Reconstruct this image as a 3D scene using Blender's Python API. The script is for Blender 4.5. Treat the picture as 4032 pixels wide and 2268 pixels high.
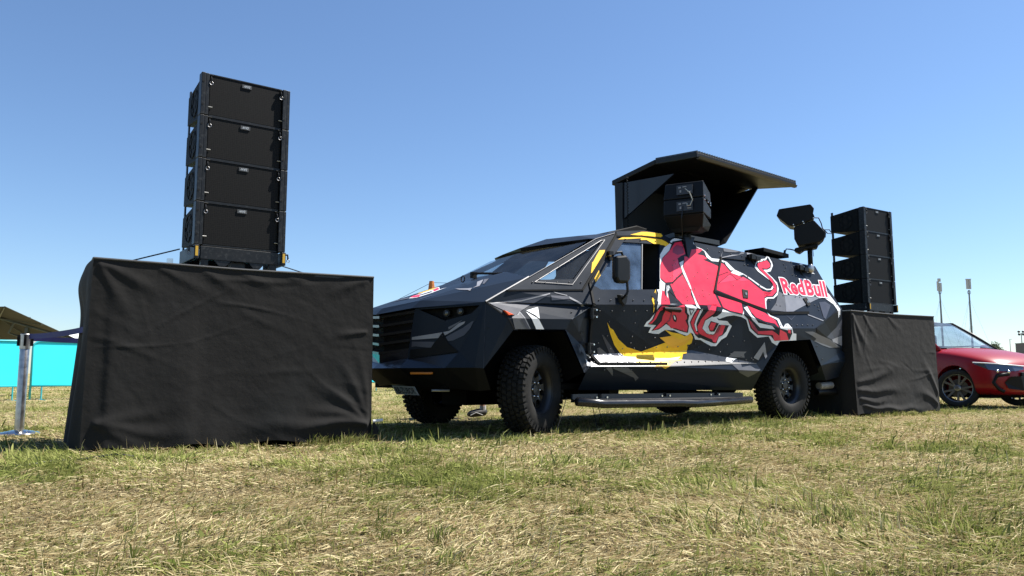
import bpy, bmesh, math, random
import numpy as np
from mathutils import Vector, Matrix
from mathutils.geometry import tessellate_polygon

random.seed(7)
rng = np.random.default_rng(11)
R = math.radians
for o in list(bpy.data.objects):
    bpy.data.objects.remove(o)
scene = bpy.context.scene
COL = scene.collection

# ------------------------------------------------------------------ camera, sky, sun, exposure
cam_d = bpy.data.cameras.new('camera')
cam_d.sensor_width = 36.0
cam_d.lens = 36.0 * 3000 / 4032
cam_d.clip_start = 0.05
cam_d.clip_end = 5000
cam = bpy.data.objects.new('camera', cam_d)
COL.objects.link(cam)
cam.location = (0, 0, 0.6)
cam.rotation_euler = (R(90) + math.atan(335.5 / 3000), 0, 0)
scene.camera = cam

SUN_EL, SUN_AZ = R(57), R(19)          # azimuth measured from +X towards +Y
w = bpy.data.worlds.new('World')
scene.world = w
w.use_nodes = True
nt = w.node_tree
bg = nt.nodes['Background']
sky = nt.nodes.new('ShaderNodeTexSky')
sky.sky_type = 'NISHITA'
sky.sun_disc = False
sky.sun_elevation = SUN_EL
sky.sun_rotation = R(90) - SUN_AZ
sky.altitude = 0
sky.air_density = 1.0
sky.dust_density = 0.2
sky.ozone_density = 6.5
nt.links.new(sky.outputs[0], bg.inputs[0])
bg.inputs[1].default_value = 0.075

sl = bpy.data.lights.new('sun', 'SUN')
sl.energy = 4.9
sl.angle = R(0.53)
sl.color = (1.0, 0.955, 0.88)
sun = bpy.data.objects.new('sun', sl)
COL.objects.link(sun)
sd = Vector((math.cos(SUN_EL) * math.cos(SUN_AZ), math.cos(SUN_EL) * math.sin(SUN_AZ), math.sin(SUN_EL)))
sun.rotation_euler = sd.to_track_quat('Z', 'Y').to_euler()
sun.location = sd * 60

scene.view_settings.view_transform = 'Standard'
scene.view_settings.look = 'None'
scene.view_settings.exposure = 1.12
scene.view_settings.gamma = 1.0
scene.render.engine = 'CYCLES'
scene.cycles.max_bounces = 6
scene.cycles.transparent_max_bounces = 10

# ------------------------------------------------------------------ materials
MATS = {}
def mat(name, col, rough=0.6, metal=0.0, var=0.0, vscale=8.0, bump=0.0, bscale=60.0, spec=0.5, coat=0.0, dirt=None, dscale=3.0, damount=0.35):
    if name in MATS:
        return MATS[name]
    m = bpy.data.materials.new(name)
    m.use_nodes = True
    n = m.node_tree
    b = n.nodes['Principled BSDF']
    b.inputs['Base Color'].default_value = (*col, 1)
    b.inputs['Roughness'].default_value = rough
    b.inputs['Metallic'].default_value = metal
    b.inputs['Specular IOR Level'].default_value = spec
    b.inputs['Coat Weight'].default_value = coat
    b.inputs['Coat Roughness'].default_value = 0.06
    tc = n.nodes.new('ShaderNodeTexCoord')
    if var > 0 or dirt:
        no = n.nodes.new('ShaderNodeTexNoise')
        no.inputs['Scale'].default_value = vscale
        no.inputs['Detail'].default_value = 6
        n.links.new(tc.outputs['Object'], no.inputs['Vector'])
        mr = n.nodes.new('ShaderNodeMapRange')
        mr.inputs[1].default_value = 0.3
        mr.inputs[2].default_value = 0.7
        mr.inputs[3].default_value = 1 - var
        mr.inputs[4].default_value = 1 + var
        n.links.new(no.outputs['Fac'], mr.inputs[0])
        mx = n.nodes.new('ShaderNodeMix')
        mx.data_type = 'RGBA'
        mx.blend_type = 'MULTIPLY'
        mx.inputs[0].default_value = 1
        mx.inputs[6].default_value = (*col, 1)
        n.links.new(mr.outputs[0], mx.inputs[7])
        last = mx.outputs[2]
        if dirt:
            n2 = n.nodes.new('ShaderNodeTexNoise')
            n2.inputs['Scale'].default_value = dscale
            n2.inputs['Detail'].default_value = 8
            n2.inputs['Roughness'].default_value = 0.65
            n.links.new(tc.outputs['Object'], n2.inputs['Vector'])
            m2 = n.nodes.new('ShaderNodeMapRange')
            m2.inputs[1].default_value = 0.52
            m2.inputs[2].default_value = 0.78
            m2.inputs[4].default_value = damount
            n.links.new(n2.outputs['Fac'], m2.inputs[0])
            x2 = n.nodes.new('ShaderNodeMix')
            x2.data_type = 'RGBA'
            n.links.new(m2.outputs[0], x2.inputs[0])
            n.links.new(last, x2.inputs[6])
            x2.inputs[7].default_value = (*dirt, 1)
            last = x2.outputs[2]
        n.links.new(last, b.inputs['Base Color'])
        rr = n.nodes.new('ShaderNodeMapRange')
        rr.inputs[3].default_value = max(rough - 0.08, 0.02)
        rr.inputs[4].default_value = min(rough + 0.1, 1)
        n.links.new(no.outputs['Fac'], rr.inputs[0])
        n.links.new(rr.outputs[0], b.inputs['Roughness'])
    if bump > 0:
        nb = n.nodes.new('ShaderNodeTexNoise')
        nb.inputs['Scale'].default_value = bscale
        nb.inputs['Detail'].default_value = 5
        n.links.new(tc.outputs['Object'], nb.inputs['Vector'])
        bp = n.nodes.new('ShaderNodeBump')
        bp.inputs['Strength'].default_value = bump
        bp.inputs['Distance'].default_value = 0.01
        n.links.new(nb.outputs['Fac'], bp.inputs['Height'])
        n.links.new(bp.outputs[0], b.inputs['Normal'])
    MATS[name] = m
    return m

def glass_mat(name, tint=(0.75, 0.8, 0.82), dust_and_sky=0.05, dcol=(0.5, 0.55, 0.6), ior=0.6):  # the dust film also carries painted-in sky reflection
    if name in MATS:
        return MATS[name]
    m = bpy.data.materials.new(name)
    m.use_nodes = True
    n = m.node_tree
    for x in list(n.nodes):
        n.nodes.remove(x)
    out = n.nodes.new('ShaderNodeOutputMaterial')
    tr = n.nodes.new('ShaderNodeBsdfTransparent')
    tr.inputs[0].default_value = (*tint, 1)
    gl = n.nodes.new('ShaderNodeBsdfGlossy')
    gl.inputs['Roughness'].default_value = 0.03
    df = n.nodes.new('ShaderNodeBsdfDiffuse')
    df.inputs[0].default_value = (*dcol, 1)
    lw = n.nodes.new('ShaderNodeLayerWeight')
    lw.inputs[0].default_value = 0.5
    pw = n.nodes.new('ShaderNodeMath')
    pw.operation = 'POWER'
    pw.inputs[1].default_value = 5.0
    n.links.new(lw.outputs['Facing'], pw.inputs[0])
    fr = n.nodes.new('ShaderNodeMath')
    fr.operation = 'MULTIPLY_ADD'
    fr.inputs[1].default_value = ior
    fr.inputs[2].default_value = 0.04
    n.links.new(pw.outputs[0], fr.inputs[0])
    m1 = n.nodes.new('ShaderNodeMixShader')
    m2 = n.nodes.new('ShaderNodeMixShader')
    tc = n.nodes.new('ShaderNodeTexCoord')
    no = n.nodes.new('ShaderNodeTexNoise')
    no.inputs['Scale'].default_value = 4
    no.inputs['Detail'].default_value = 6
    n.links.new(tc.outputs['Object'], no.inputs['Vector'])
    mr = n.nodes.new('ShaderNodeMapRange')
    mr.inputs[1].default_value = 0.3
    mr.inputs[2].default_value = 0.75
    mr.inputs[3].default_value = dust_and_sky * 0.5
    mr.inputs[4].default_value = dust_and_sky * 1.8
    n.links.new(no.outputs['Fac'], mr.inputs[0])
    n.links.new(mr.outputs[0], m1.inputs[0])
    n.links.new(tr.outputs[0], m1.inputs[1])
    n.links.new(df.outputs[0], m1.inputs[2])
    n.links.new(fr.outputs[0], m2.inputs[0])
    n.links.new(m1.outputs[0], m2.inputs[1])
    n.links.new(gl.outputs[0], m2.inputs[2])
    n.links.new(m2.outputs[0], out.inputs[0])
    MATS[name] = m
    return m

def leaf_mat(name, trans=0.3, attr=True, col=(0.1, 0.15, 0.04)):
    m = bpy.data.materials.new(name)
    m.use_nodes = True
    n = m.node_tree
    for x in list(n.nodes):
        n.nodes.remove(x)
    out = n.nodes.new('ShaderNodeOutputMaterial')
    df = n.nodes.new('ShaderNodeBsdfDiffuse')
    tr = n.nodes.new('ShaderNodeBsdfTranslucent')
    mx = n.nodes.new('ShaderNodeMixShader')
    mx.inputs[0].default_value = trans
    if attr:
        a = n.nodes.new('ShaderNodeAttribute')
        a.attribute_name = 'Col'
        n.links.new(a.outputs['Color'], df.inputs[0])
        n.links.new(a.outputs['Color'], tr.inputs[0])
    else:
        df.inputs[0].default_value = (*col, 1)
        tr.inputs[0].default_value = (*col, 1)
    n.links.new(df.outputs[0], mx.inputs[1])
    n.links.new(tr.outputs[0], mx.inputs[2])
    n.links.new(mx.outputs[0], out.inputs[0])
    return m

# ------------------------------------------------------------------ mesh helpers
class MB:
    def __init__(self):
        self.v = []
        self.f = []
        self.m = []
        self.mi = 0
    def poly(self, pts):
        i = len(self.v)
        self.v += [tuple(p) for p in pts]
        self.f.append(tuple(range(i, i + len(pts))))
        self.m.append(self.mi)
        return self
    def box(self, c, s, rot=None):
        hx, hy, hz = s[0] / 2, s[1] / 2, s[2] / 2
        pts = [Vector((x, y, z)) for x in (-hx, hx) for y in (-hy, hy) for z in (-hz, hz)]
        if rot is not None:
            pts = [rot @ p for p in pts]
        i = len(self.v)
        self.v += [tuple(p + Vector(c)) for p in pts]
        for q in ((0, 1, 3, 2), (4, 6, 7, 5), (0, 4, 5, 1), (2, 3, 7, 6), (0, 2, 6, 4), (1, 5, 7, 3)):
            self.f.append(tuple(i + k for k in q))
            self.m.append(self.mi)
        return self
    def hexa(self, b, t):
        """solid between two quads b and t (4 points each, same order)"""
        i = len(self.v)
        self.v += [tuple(p) for p in b] + [tuple(p) for p in t]
        n = len(b)
        self.f.append(tuple(i + k for k in range(n))[::-1])
        self.m.append(self.mi)
        self.f.append(tuple(i + n + k for k in range(n)))
        self.m.append(self.mi)
        for k in range(n):
            self.f.append((i + k, i + (k + 1) % n, i + n + (k + 1) % n, i + n + k))
            self.m.append(self.mi)
        return self
    def prism(self, pts, d):
        d = Vector(d)
        return self.hexa([Vector(p) for p in pts], [Vector(p) + d for p in pts])
    def tube(self, pts, r, seg=8, cap=True, rad=None):
        pts = [Vector(p) for p in pts]
        n = len(pts)
        rings = []
        up = None
        for k, p in enumerate(pts):
            t = (pts[min(k + 1, n - 1)] - pts[max(k - 1, 0)]).normalized()
            if up is None:
                up = t.orthogonal().normalized()
            up = (up - t * up.dot(t)).normalized()
            sd_ = t.cross(up)
            rr = rad[k] if rad else r
            i = len(self.v)
            for s in range(seg):
                a = 2 * math.pi * s / seg
                self.v.append(tuple(p + (up * math.cos(a) + sd_ * math.sin(a)) * rr))
            rings.append(i)
        for k in range(n - 1):
            a, b = rings[k], rings[k + 1]
            for s in range(seg):
                self.f.append((a + s, a + (s + 1) % seg, b + (s + 1) % seg, b + s))
                self.m.append(self.mi)
        if cap:
            self.f.append(tuple(rings[0] + s for s in range(seg))[::-1])
            self.f.append(tuple(rings[-1] + s for s in range(seg)))
            self.m += [self.mi, self.mi]
        return self
    def lathe(self, prof, seg=32, axis='Y', c=(0, 0, 0), closed=False):
        """prof: list of (r, a) ; axis direction a"""
        i0 = len(self.v)
        for r_, a_ in prof:
            for s in range(seg):
                t = 2 * math.pi * s / seg
                x, y = r_ * math.cos(t), r_ * math.sin(t)
                p = {'Y': (x, a_, y), 'Z': (x, y, a_), 'X': (a_, x, y)}[axis]
                self.v.append((p[0] + c[0], p[1] + c[1], p[2] + c[2]))
        n = len(prof)
        for k in range(n if closed else n - 1):
            for s in range(seg):
                a = i0 + k * seg
                b = i0 + ((k + 1) % n) * seg
                self.f.append((a + s, a + (s + 1) % seg, b + (s + 1) % seg, b + s))
                self.m.append(self.mi)
        return self
    def grid(self, P):
        """P[i][j] points"""
        ni, nj = len(P), len(P[0])
        i0 = len(self.v)
        for row in P:
            self.v += [tuple(p) for p in row]
        for i in range(ni - 1):
            for j in range(nj - 1):
                a = i0 + i * nj + j
                self.f.append((a, a + 1, a + nj + 1, a + nj))
                self.m.append(self.mi)
        return self
    def build(self, name, mats, parent=None, smooth=False, bevel=0.0, normals=True):
        me = bpy.data.meshes.new(name)
        me.from_pydata(self.v, [], self.f)
        mats = mats if isinstance(mats, (list, tuple)) else [mats]
        for x in mats:
            me.materials.append(x)
        if len(mats) > 1:
            me.polygons.foreach_set('material_index', self.m)
        if normals:
            bm = bmesh.new()
            bm.from_mesh(me)
            bmesh.ops.recalc_face_normals(bm, faces=bm.faces)
            bm.to_mesh(me)
            bm.free()
        if smooth:
            me.polygons.foreach_set('use_smooth', [True] * len(me.polygons))
        me.update()
        o = bpy.data.objects.new(name, me)
        COL.objects.link(o)
        if parent is not None:
            o.parent = parent
        if bevel > 0:
            b = o.modifiers.new('bevel', 'BEVEL')
            b.width = bevel
            b.segments = 2
            b.limit_method = 'ANGLE'
            b.angle_limit = R(35)
        return o

def tag(o, label, cat, group=None, kind=None):
    if label:
        o['label'] = label
    if cat:
        o['category'] = cat
    if group:
        o['group'] = group
    if kind:
        o['kind'] = kind
    return o
def thing(name, label, cat, loc=(0, 0, 0), rz=0.0, group=None):
    o = bpy.data.objects.new(name, None)
    o.empty_display_size = 0.2
    COL.objects.link(o)
    o.location = loc
    o.rotation_euler = (0, 0, rz)
    return tag(o, label, cat, group)
def copy_tree(o, parent=None):
    c = o.copy()
    COL.objects.link(c)
    c.parent = parent
    for ch in list(o.children):
        copy_tree(ch, c)
    return c
def sag(a, b, s, n=10):
    a, b = Vector(a), Vector(b)
    return [a.lerp(b, t / n) - Vector((0, 0, s * 4 * (t / n) * (1 - t / n))) for t in range(n + 1)]
def text_mesh(body, size=1.0, off=0.0, shear=0.0, res=3):
    cu = bpy.data.curves.new('t', 'FONT')
    cu.body = body
    cu.size = size
    cu.offset = off
    cu.shear = shear
    cu.resolution_u = res
    cu.fill_mode = 'FRONT'
    o = bpy.data.objects.new('t', cu)
    COL.objects.link(o)
    dg = bpy.context.evaluated_depsgraph_get()
    me = o.evaluated_get(dg).to_mesh()
    V_ = [tuple(v.co) for v in me.vertices]
    F_ = [tuple(p.vertices) for p in me.polygons]
    o.evaluated_get(dg).to_mesh_clear()
    bpy.data.objects.remove(o)
    bpy.data.curves.remove(cu)
    return V_, F_

def vnoise(x, y, cell, seed):
    """smooth value noise, numpy"""
    g = np.random.default_rng(seed).random((256, 256))
    fx, fy = x / cell, y / cell
    ix, iy = np.floor(fx).astype(int), np.floor(fy).astype(int)
    tx, ty = fx - ix, fy - iy
    tx, ty = tx * tx * (3 - 2 * tx), ty * ty * (3 - 2 * ty)
    a, b = g[ix % 256, iy % 256], g[(ix + 1) % 256, iy % 256]
    c, d = g[ix % 256, (iy + 1) % 256], g[(ix + 1) % 256, (iy + 1) % 256]
    return (a * (1 - tx) + b * tx) * (1 - ty) + (c * (1 - tx) + d * tx) * ty
def fbm(x, y, cell, seed, o=4):
    s = 0
    a = 1.0
    t = 0
    for k in range(o):
        s = s + a * vnoise(x + 37 * k, y - 19 * k, cell / 2 ** k, seed + k)
        t += a
        a *= 0.55
    return s / t

# ------------------------------------------------------------------ ground and grass
def gz(x, y):
    x = np.asarray(x, float)
    y = np.asarray(y, float)
    f = np.clip((y - 1.0) / 3, 0, 1) * np.clip((80 - y) / 40, 0, 1)
    z = (fbm(x, y, 1.6, 3, 3) - 0.5) * 0.07 + (fbm(x, y, 6.0, 9, 2) - 0.5) * 0.05 + (fbm(x, y, 0.28, 13, 2) - 0.5) * 0.045 * np.clip((14 - y) / 5, 0, 1)
    return z * f - 0.012
def green(x, y):
    g = fbm(x, y, 0.9, 21, 4) * 0.7 + fbm(x, y, 3.5, 31, 2) * 0.3
    g = g + 0.07 * np.clip((3.6 - y) / 1.6, 0, 1)
    return np.clip((g - 0.44) / 0.2, 0, 1)

def build_ground():
    ys = np.concatenate([np.arange(-6, 0, 1.0), np.arange(0, 7, 0.06), np.arange(7, 14, 0.12), np.arange(14, 40, 0.8), np.geomspace(40, 1600, 26)])
    nx = 260
    rows = []
    for y in ys:
        half = max(9.0, abs(y) * 1.15 + 4)
        rows.append(np.stack([np.linspace(-half, half, nx), np.full(nx, y)], -1))
    P = np.array(rows)
    X, Y = P[..., 0], P[..., 1]
    Zz = gz(X, Y)
    V_ = np.stack([X, Y, Zz], -1).reshape(-1, 3)
    ni = len(ys)
    idx = np.arange(ni * nx).reshape(ni, nx)
    F_ = np.stack([idx[:-1, :-1], idx[:-1, 1:], idx[1:, 1:], idx[1:, :-1]], -1).reshape(-1, 4)
    me = bpy.data.meshes.new('ground')
    me.from_pydata(V_.tolist(), [], F_.tolist())
    me.polygons.foreach_set('use_smooth', [True] * len(me.polygons))
    g = green(X, Y).reshape(-1)
    b = fbm(X, Y, 0.35, 77, 3).reshape(-1)
    far = np.clip((Y.reshape(-1) - 8) / 14, 0, 1)
    straw = np.array([0.33, 0.262, 0.13])
    grn = np.array([0.15, 0.17, 0.055])
    soil = np.array([0.085, 0.064, 0.038])
    near = straw * 0.38 + soil * 0.62
    base = (near * (1 - far)[:, None] + straw * far[:, None])
    c = base * (1 - 0.75 * g)[:, None] + grn * (0.75 * g)[:, None]
    c = c * (0.75 + 0.5 * b)[:, None]
    ca = me.color_attributes.new('Col', 'FLOAT_COLOR', 'POINT')
    ca.data.foreach_set('color', np.concatenate([c, np.ones((len(c), 1))], 1).astype(np.float32).ravel())
    m = bpy.data.materials.new('dry_turf')
    m.use_nodes = True
    n = m.node_tree
    bs = n.nodes['Principled BSDF']
    bs.inputs['Roughness'].default_value = 0.95
    bs.inputs['Specular IOR Level'].default_value = 0.1
    a = n.nodes.new('ShaderNodeAttribute')
    a.attribute_name = 'Col'
    tc = n.nodes.new('ShaderNodeTexCoord')
    no = n.nodes.new('ShaderNodeTexNoise')
    no.inputs['Scale'].default_value = 26
    no.inputs['Detail'].default_value = 9
    no.inputs['Roughness'].default_value = 0.7
    n.links.new(tc.outputs['Object'], no.inputs['Vector'])
    mr = n.nodes.new('ShaderNodeMapRange')
    mr.inputs[1].default_value = 0.3
    mr.inputs[2].default_value = 0.7
    mr.inputs[3].default_value = 0.55
    mr.inputs[4].default_value = 1.4
    n.links.new(no.outputs['Fac'], mr.inputs[0])
    mx = n.nodes.new('ShaderNodeMix')
    mx.data_type = 'RGBA'
    mx.blend_type = 'MULTIPLY'
    mx.inputs[0].default_value = 1
    n.links.new(a.outputs['Color'], mx.inputs[6])
    n.links.new(mr.outputs[0], mx.inputs[7])
    n.links.new(mx.outputs[2], bs.inputs['Base Color'])
    bp = n.nodes.new('ShaderNodeBump')
    bp.inputs['Strength'].default_value = 0.8
    bp.inputs['Distance'].default_value = 0.03
    n.links.new(no.outputs['Fac'], bp.inputs['Height'])
    n.links.new(bp.outputs[0], bs.inputs['Normal'])
    me.materials.append(m)
    o = bpy.data.objects.new('ground', me)
    COL.objects.link(o)
    o['kind'] = 'structure'
    o['label'] = 'dry mown festival field under everything'
    return o
build_ground()

# footprints where no blade may stand: (origin, yaw, length, depth)
FOOT = [((-3.29, 5.93), R(31.7), 2.31, 1.25), ((4.90, 11.0), R(32.5), 2.2, 1.7)]
def outside(x, y):
    ok = np.ones(len(x), bool)
    for (ox, oy), a, L, D in FOOT:
        u = (x - ox) * math.cos(a) + (y - oy) * math.sin(a)
        v = -(x - ox) * math.sin(a) + (y - oy) * math.cos(a)
        ok &= ~((u > 0.0) & (u < L) & (v > 0.02) & (v < D))
    return ok
TRUCK = Vector((0.198, 7.807, 0))
TA = R(36.34)
def truck_shade(x, y):
    u = (x - TRUCK.x) * math.cos(TA) + (y - TRUCK.y) * math.sin(TA)
    v = -(x - TRUCK.x) * math.sin(TA) + (y - TRUCK.y) * math.cos(TA)
    return (u > -1.6) & (u < 6) & (v > -0.35) & (v < 2.3)

def build_grass():
    zones = [('weed', 0, 0, 1.0, 3), ('tuft', 0, 0, 1.1, 3), (1.55, 2.6, 9500, 0.9, 3), (2.6, 4.0, 7200, 1.1, 3), (4.0, 6.0, 4200, 1.4, 3), (6.0, 9.0, 2200, 1.9, 3), (9.0, 16.0, 820, 2.6, 1), (16.0, 34.0, 150, 5.0, 1)]
    VV, FF4, FF3, CC = [], [], [], []
    nv = 0
    for y0, y1, dens, wf, kind in zones:
        hw = lambda y: 0.76 * y + 1.9
        tf = y0 == 'tuft'
        wd_ = y0 == 'weed'
        if wd_:
            nr, m = 330, 7
            cy = 1.7 + 5.5 * rng.random(nr) ** 1.4
            cx = (rng.random(nr) * 2 - 1) * hw(cy)
            kk = green(cx, cy) > 0.3
            cx, cy = cx[kk], cy[kk]
            x = np.repeat(cx, m)
            y = np.repeat(cy, m)
            n = len(x)
        elif tf:
            # uncut tufts round the wheels, along the platforms and under the truck
            cx, cy, cs_ = [], [], []
            def along(a, b, m, sp, num):
                t = rng.random(num)
                cx.extend(a[0] + (b[0] - a[0]) * t + rng.normal(0, sp, num))
                cy.extend(a[1] + (b[1] - a[1]) * t + rng.normal(0, sp, num))
                cs_.extend([m] * num)
            def tp(u, v):
                return (TRUCK.x + u * math.cos(TA) - v * math.sin(TA), TRUCK.y + u * math.sin(TA) + v * math.cos(TA))
            along(tp(-0.8, -0.5), tp(4.6, -0.45), 0.9, 0.2, 90)
            along(tp(-1.7, 0.3), tp(-1.2, 1.6), 1.0, 0.25, 60)
            along(tp(0.4, 0.3), tp(4.0, 0.5), 0.8, 0.35, 80)
            along((-3.2, 5.80), (-1.35, 6.97), 0.75, 0.06, 42)
            along((-1.7, 6.75), (-1.25, 7.2), 1.2, 0.12, 40)
            along((4.95, 10.95), (6.8, 12.1), 0.9, 0.06, 50)
            along((-1.5, 2.6), (1.9, 2.5), 0.9, 0.5, 60)
            along((1.2, 3.2), (2.2, 3.6), 1.0, 0.25, 50)
            m = 26
            n = len(cx) * m
            x = np.repeat(np.array(cx), m) + rng.normal(0, 0.022, n)
            y = np.repeat(np.array(cy), m) + rng.normal(0, 0.022, n)
            tscale = np.repeat(np.array(cs_) * rng.uniform(0.5, 1.15, len(cx)), m)
            k = outside(x, y)
            x, y, tscale = x[k], y[k], tscale[k]
        else:
            area = (y1 - y0) * (hw(y0) + hw(y1))
            n = int(area * dens)
            y = y0 + (y1 - y0) * rng.random(n * 2)
            x = (rng.random(n * 2) * 2 - 1) * hw(y1)
            k = (np.abs(x) < hw(y)) & outside(x, y)
            x, y = x[k][:n], y[k][:n]
        n = len(x)
        g = green(x, y)
        tuft = fbm(x, y, 0.22, 51, 2)
        isg = rng.random(n) < (0.25 + 0.62 * g) * np.where(tuft > 0.5, 1.3, 0.5)
        if wd_:
            isg = np.ones(n, bool)
        if tf:
            isg = rng.random(n) < 0.72
        upr = isg & (rng.random(n) < 0.62)
        # heading: combed swirls plus scatter
        ang = fbm(x, y, 1.1, 61, 2) * 9 + rng.normal(0, 0.9, n)
        el = np.where(upr, rng.uniform(0.5, 1.35, n), rng.uniform(0.0, 0.42, n))
        tall = rng.random(n) < 0.02
        L = np.where(isg, rng.uniform(0.025, 0.08, n), rng.uniform(0.03, 0.09, n)) * (0.55 + 1.0 * tuft)
        L = L * np.clip(0.72 + 0.5 * g, 0.6, 1.2)
        L = np.where(tall, L * 1.7, L)
        el = np.where(tall, rng.uniform(0.9, 1.4, n), el)
        if tf:
            upr = np.ones(n, bool)
            L = tscale * rng.uniform(0.05, 0.13, n)
            el = rng.uniform(0.75, 1.5, n)
        W = np.where(isg, rng.uniform(0.003, 0.0068, n), rng.uniform(0.0018, 0.0046, n)) * wf
        broad = isg & (rng.random(n) < 0.05)
        W = np.where(broad, W * 2.4, W)
        if wd_:
            ang = rng.uniform(0, 6.28, n)
            el = rng.uniform(0.15, 0.75, n)
            L = rng.uniform(0.025, 0.055, n)
            W = rng.uniform(0.008, 0.017, n)
        droop = np.where(upr, rng.uniform(0.2, 0.9, n), rng.uniform(0.0, 0.4, n))
        z0 = gz(x, y) + np.where(upr, -0.004, rng.uniform(-0.006, 0.030, n) * (0.3 + 1.1 * tuft))
        dx, dy = np.cos(ang), np.sin(ang)
        sx, sy = -dy, dx
        tw_ = rng.normal(0, 0.5, n)
        sz = np.sin(tw_)
        cs = np.cos(tw_)
        ce, se = np.cos(el), np.sin(el)
        el2 = el - droop
        c2, s2 = np.cos(el2), np.sin(el2)
        B = np.stack([x, y, z0], -1)
        M = B + np.stack([dx * ce, dy * ce, se], -1) * (L * 0.55)[:, None]
        T = M + np.stack([dx * c2, dy * c2, s2], -1) * (L * 0.45)[:, None]
        gl = gz(T[:, 0], T[:, 1])
        T[:, 2] = np.maximum(T[:, 2], gl + 0.002)
        Sd = np.stack([sx * cs, sy * cs, sz], -1) * (W * 0.5)[:, None]
        # colours
        r1 = rng.beta(0.8, 0.8, n)[:, None]
        st = np.array([0.27, 0.21, 0.10]) * (1 - r1) + np.array([0.68, 0.59, 0.35]) * r1
        brn = rng.random(n) < 0.28
        st[brn] = st[brn] * np.array([0.55, 0.48, 0.42])
        gr = np.array([0.085, 0.115, 0.024]) * (1 - r1) + np.array([0.29, 0.31, 0.095]) * r1
        yg = rng.random(n) < 0.45
        gr[yg] = gr[yg] * 0.6 + np.array([0.34, 0.33, 0.13]) * 0.4
        c = np.where(isg[:, None], gr, st)
        if kind == 3:
            P = np.stack([B - Sd, B + Sd, M + Sd * 0.85, M - Sd * 0.85, T], 1).reshape(-1, 3)
            b0 = nv + np.arange(n) * 5
            FF4.append(np.stack([b0, b0 + 1, b0 + 2, b0 + 3], -1))
            FF3.append(np.stack([b0 + 3, b0 + 2, b0 + 4], -1))
            CC.append(np.repeat(c, 5, 0))
            nv += 5 * n
        else:
            P = np.stack([B - Sd, B + Sd, T], 1).reshape(-1, 3)
            b0 = nv + np.arange(n) * 3
            FF3.append(np.stack([b0, b0 + 1, b0 + 2], -1))
            CC.append(np.repeat(c, 3, 0))
            nv += 3 * n
        VV.append(P)
    V_ = np.concatenate(VV).astype(np.float32)
    F4, F3 = np.concatenate(FF4), np.concatenate(FF3)
    C_ = np.concatenate(CC)
    me = bpy.data.meshes.new('grass')
    me.vertices.add(len(V_))
    me.vertices.foreach_set('co', V_.ravel())
    loops = np.concatenate([F4.ravel(), F3.ravel()]).astype(np.int32)
    me.loops.add(len(loops))
    me.loops.foreach_set('vertex_index', loops)
    st_ = np.concatenate([np.arange(len(F4)) * 4, len(F4) * 4 + np.arange(len(F3)) * 3]).astype(np.int32)
    me.polygons.add(len(st_))
    me.polygons.foreach_set('loop_start', st_)
    me.update(calc_edges=True)
    ca = me.color_attributes.new('Col', 'FLOAT_COLOR', 'POINT')
    ca.data.foreach_set('color', np.concatenate([C_, np.ones((len(C_), 1))], 1).astype(np.float32).ravel())
    me.materials.append(leaf_mat('grass_blades', 0.3))
    o = bpy.data.objects.new('grass', me)
    COL.objects.link(o)
    tag(o, 'short dry and green grass blades covering the field', 'grass', kind='stuff')
    print('grass tris', len(F4) * 2 + len(F3))
build_grass()

# ------------------------------------------------------------------ truck measurements (metres in the truck frame: rearwards, across, up)
TP={'HC': (-0.704, -0.2, 1.276), 'FT': (-0.449, -0.203, 1.404), 'FTR': (0.546, -0.177, 1.474), 'FR': (0.638, -0.2, 1.3), 'FLR': (0.313, -0.27, 1.149), 'FLF': (-0.485, -0.27, 1.123), 'AFt': (-0.412, -0.26, 1.024), 'ARt': (0.236, -0.26, 1.042), 'ARb': (0.513, -0.23, 0.604), 'LIP5': (-0.723, -0.2, 0.646), 'AP0': (-0.142, -0.143, 1.562), 'AP1': (0.962, 0.061, 2.098), 'AP2': (1.297, 0.102, 2.206), 'DTF': (1.31, 0.088, 2.17), 'DTR': (2.079, 0.104, 2.212), 'DF1': (0.667, -0.148, 1.55), 'W0': (0.651, -0.235, 1.32), 'DWR': (1.703, -0.213, 1.377), 'W1': (2.66, -0.196, 1.424), 'W2': (3.18, -0.231, 1.331), 'W3': (3.815, -0.29, 1.175), 'W4': (4.687, -0.279, 1.206), 'RR0': (1.334, 0.111, 2.231), 'RR1': (1.817, 0.137, 2.3), 'RR2': (2.13, 0.136, 2.296), 'RR3': (2.271, 0.112, 2.233), 'HT1': (2.339, 0.121, 2.257), 'E0': (5.303, 0.08, 2.15), 'E1': (5.387, -0.018, 1.891), 'E2': (5.555, -0.158, 1.524), 'Q': (4.948, -0.233, 1.326), 'E3': (5.604, -0.1, 0.923), 'RA1': (4.55, -0.27, 1.051), 'RA2': (4.825, -0.24, 0.705), 'RF1': (3.867, -0.27, 1.013), 'RF2': (3.519, -0.23, 0.625), 'S0': (0.705, -0.125, 0.796), 'S1': (2.318, -0.125, 0.871), 'S2': (3.437, -0.2, 0.724), 'B0': (0.585, -0.25, 0.666), 'B1': (1.776, -0.25, 0.675), 'L0': (0.535, -0.23, 0.604), 'K0': (0.569, -0.06, 0.422), 'K1': (3.528, -0.06, 0.384), 'DS': (1.761, -0.125, 0.843), 'DB': (1.75, -0.25, 0.675), 'DL': (1.675, -0.22, 1.375), 'BP1': (5.761, -0.1, 0.837), 'BP2': (5.776, -0.1, 0.782), 'BP3': (5.698, 0.0, 0.55), 'BP4': (5.155, -0.1, 0.499), 'BP5': (5.16, -0.16, 0.818), 'BP6': (5.14, -0.18, 0.735), 'P': (-0.867, 0.0, 0.803)}
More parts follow.
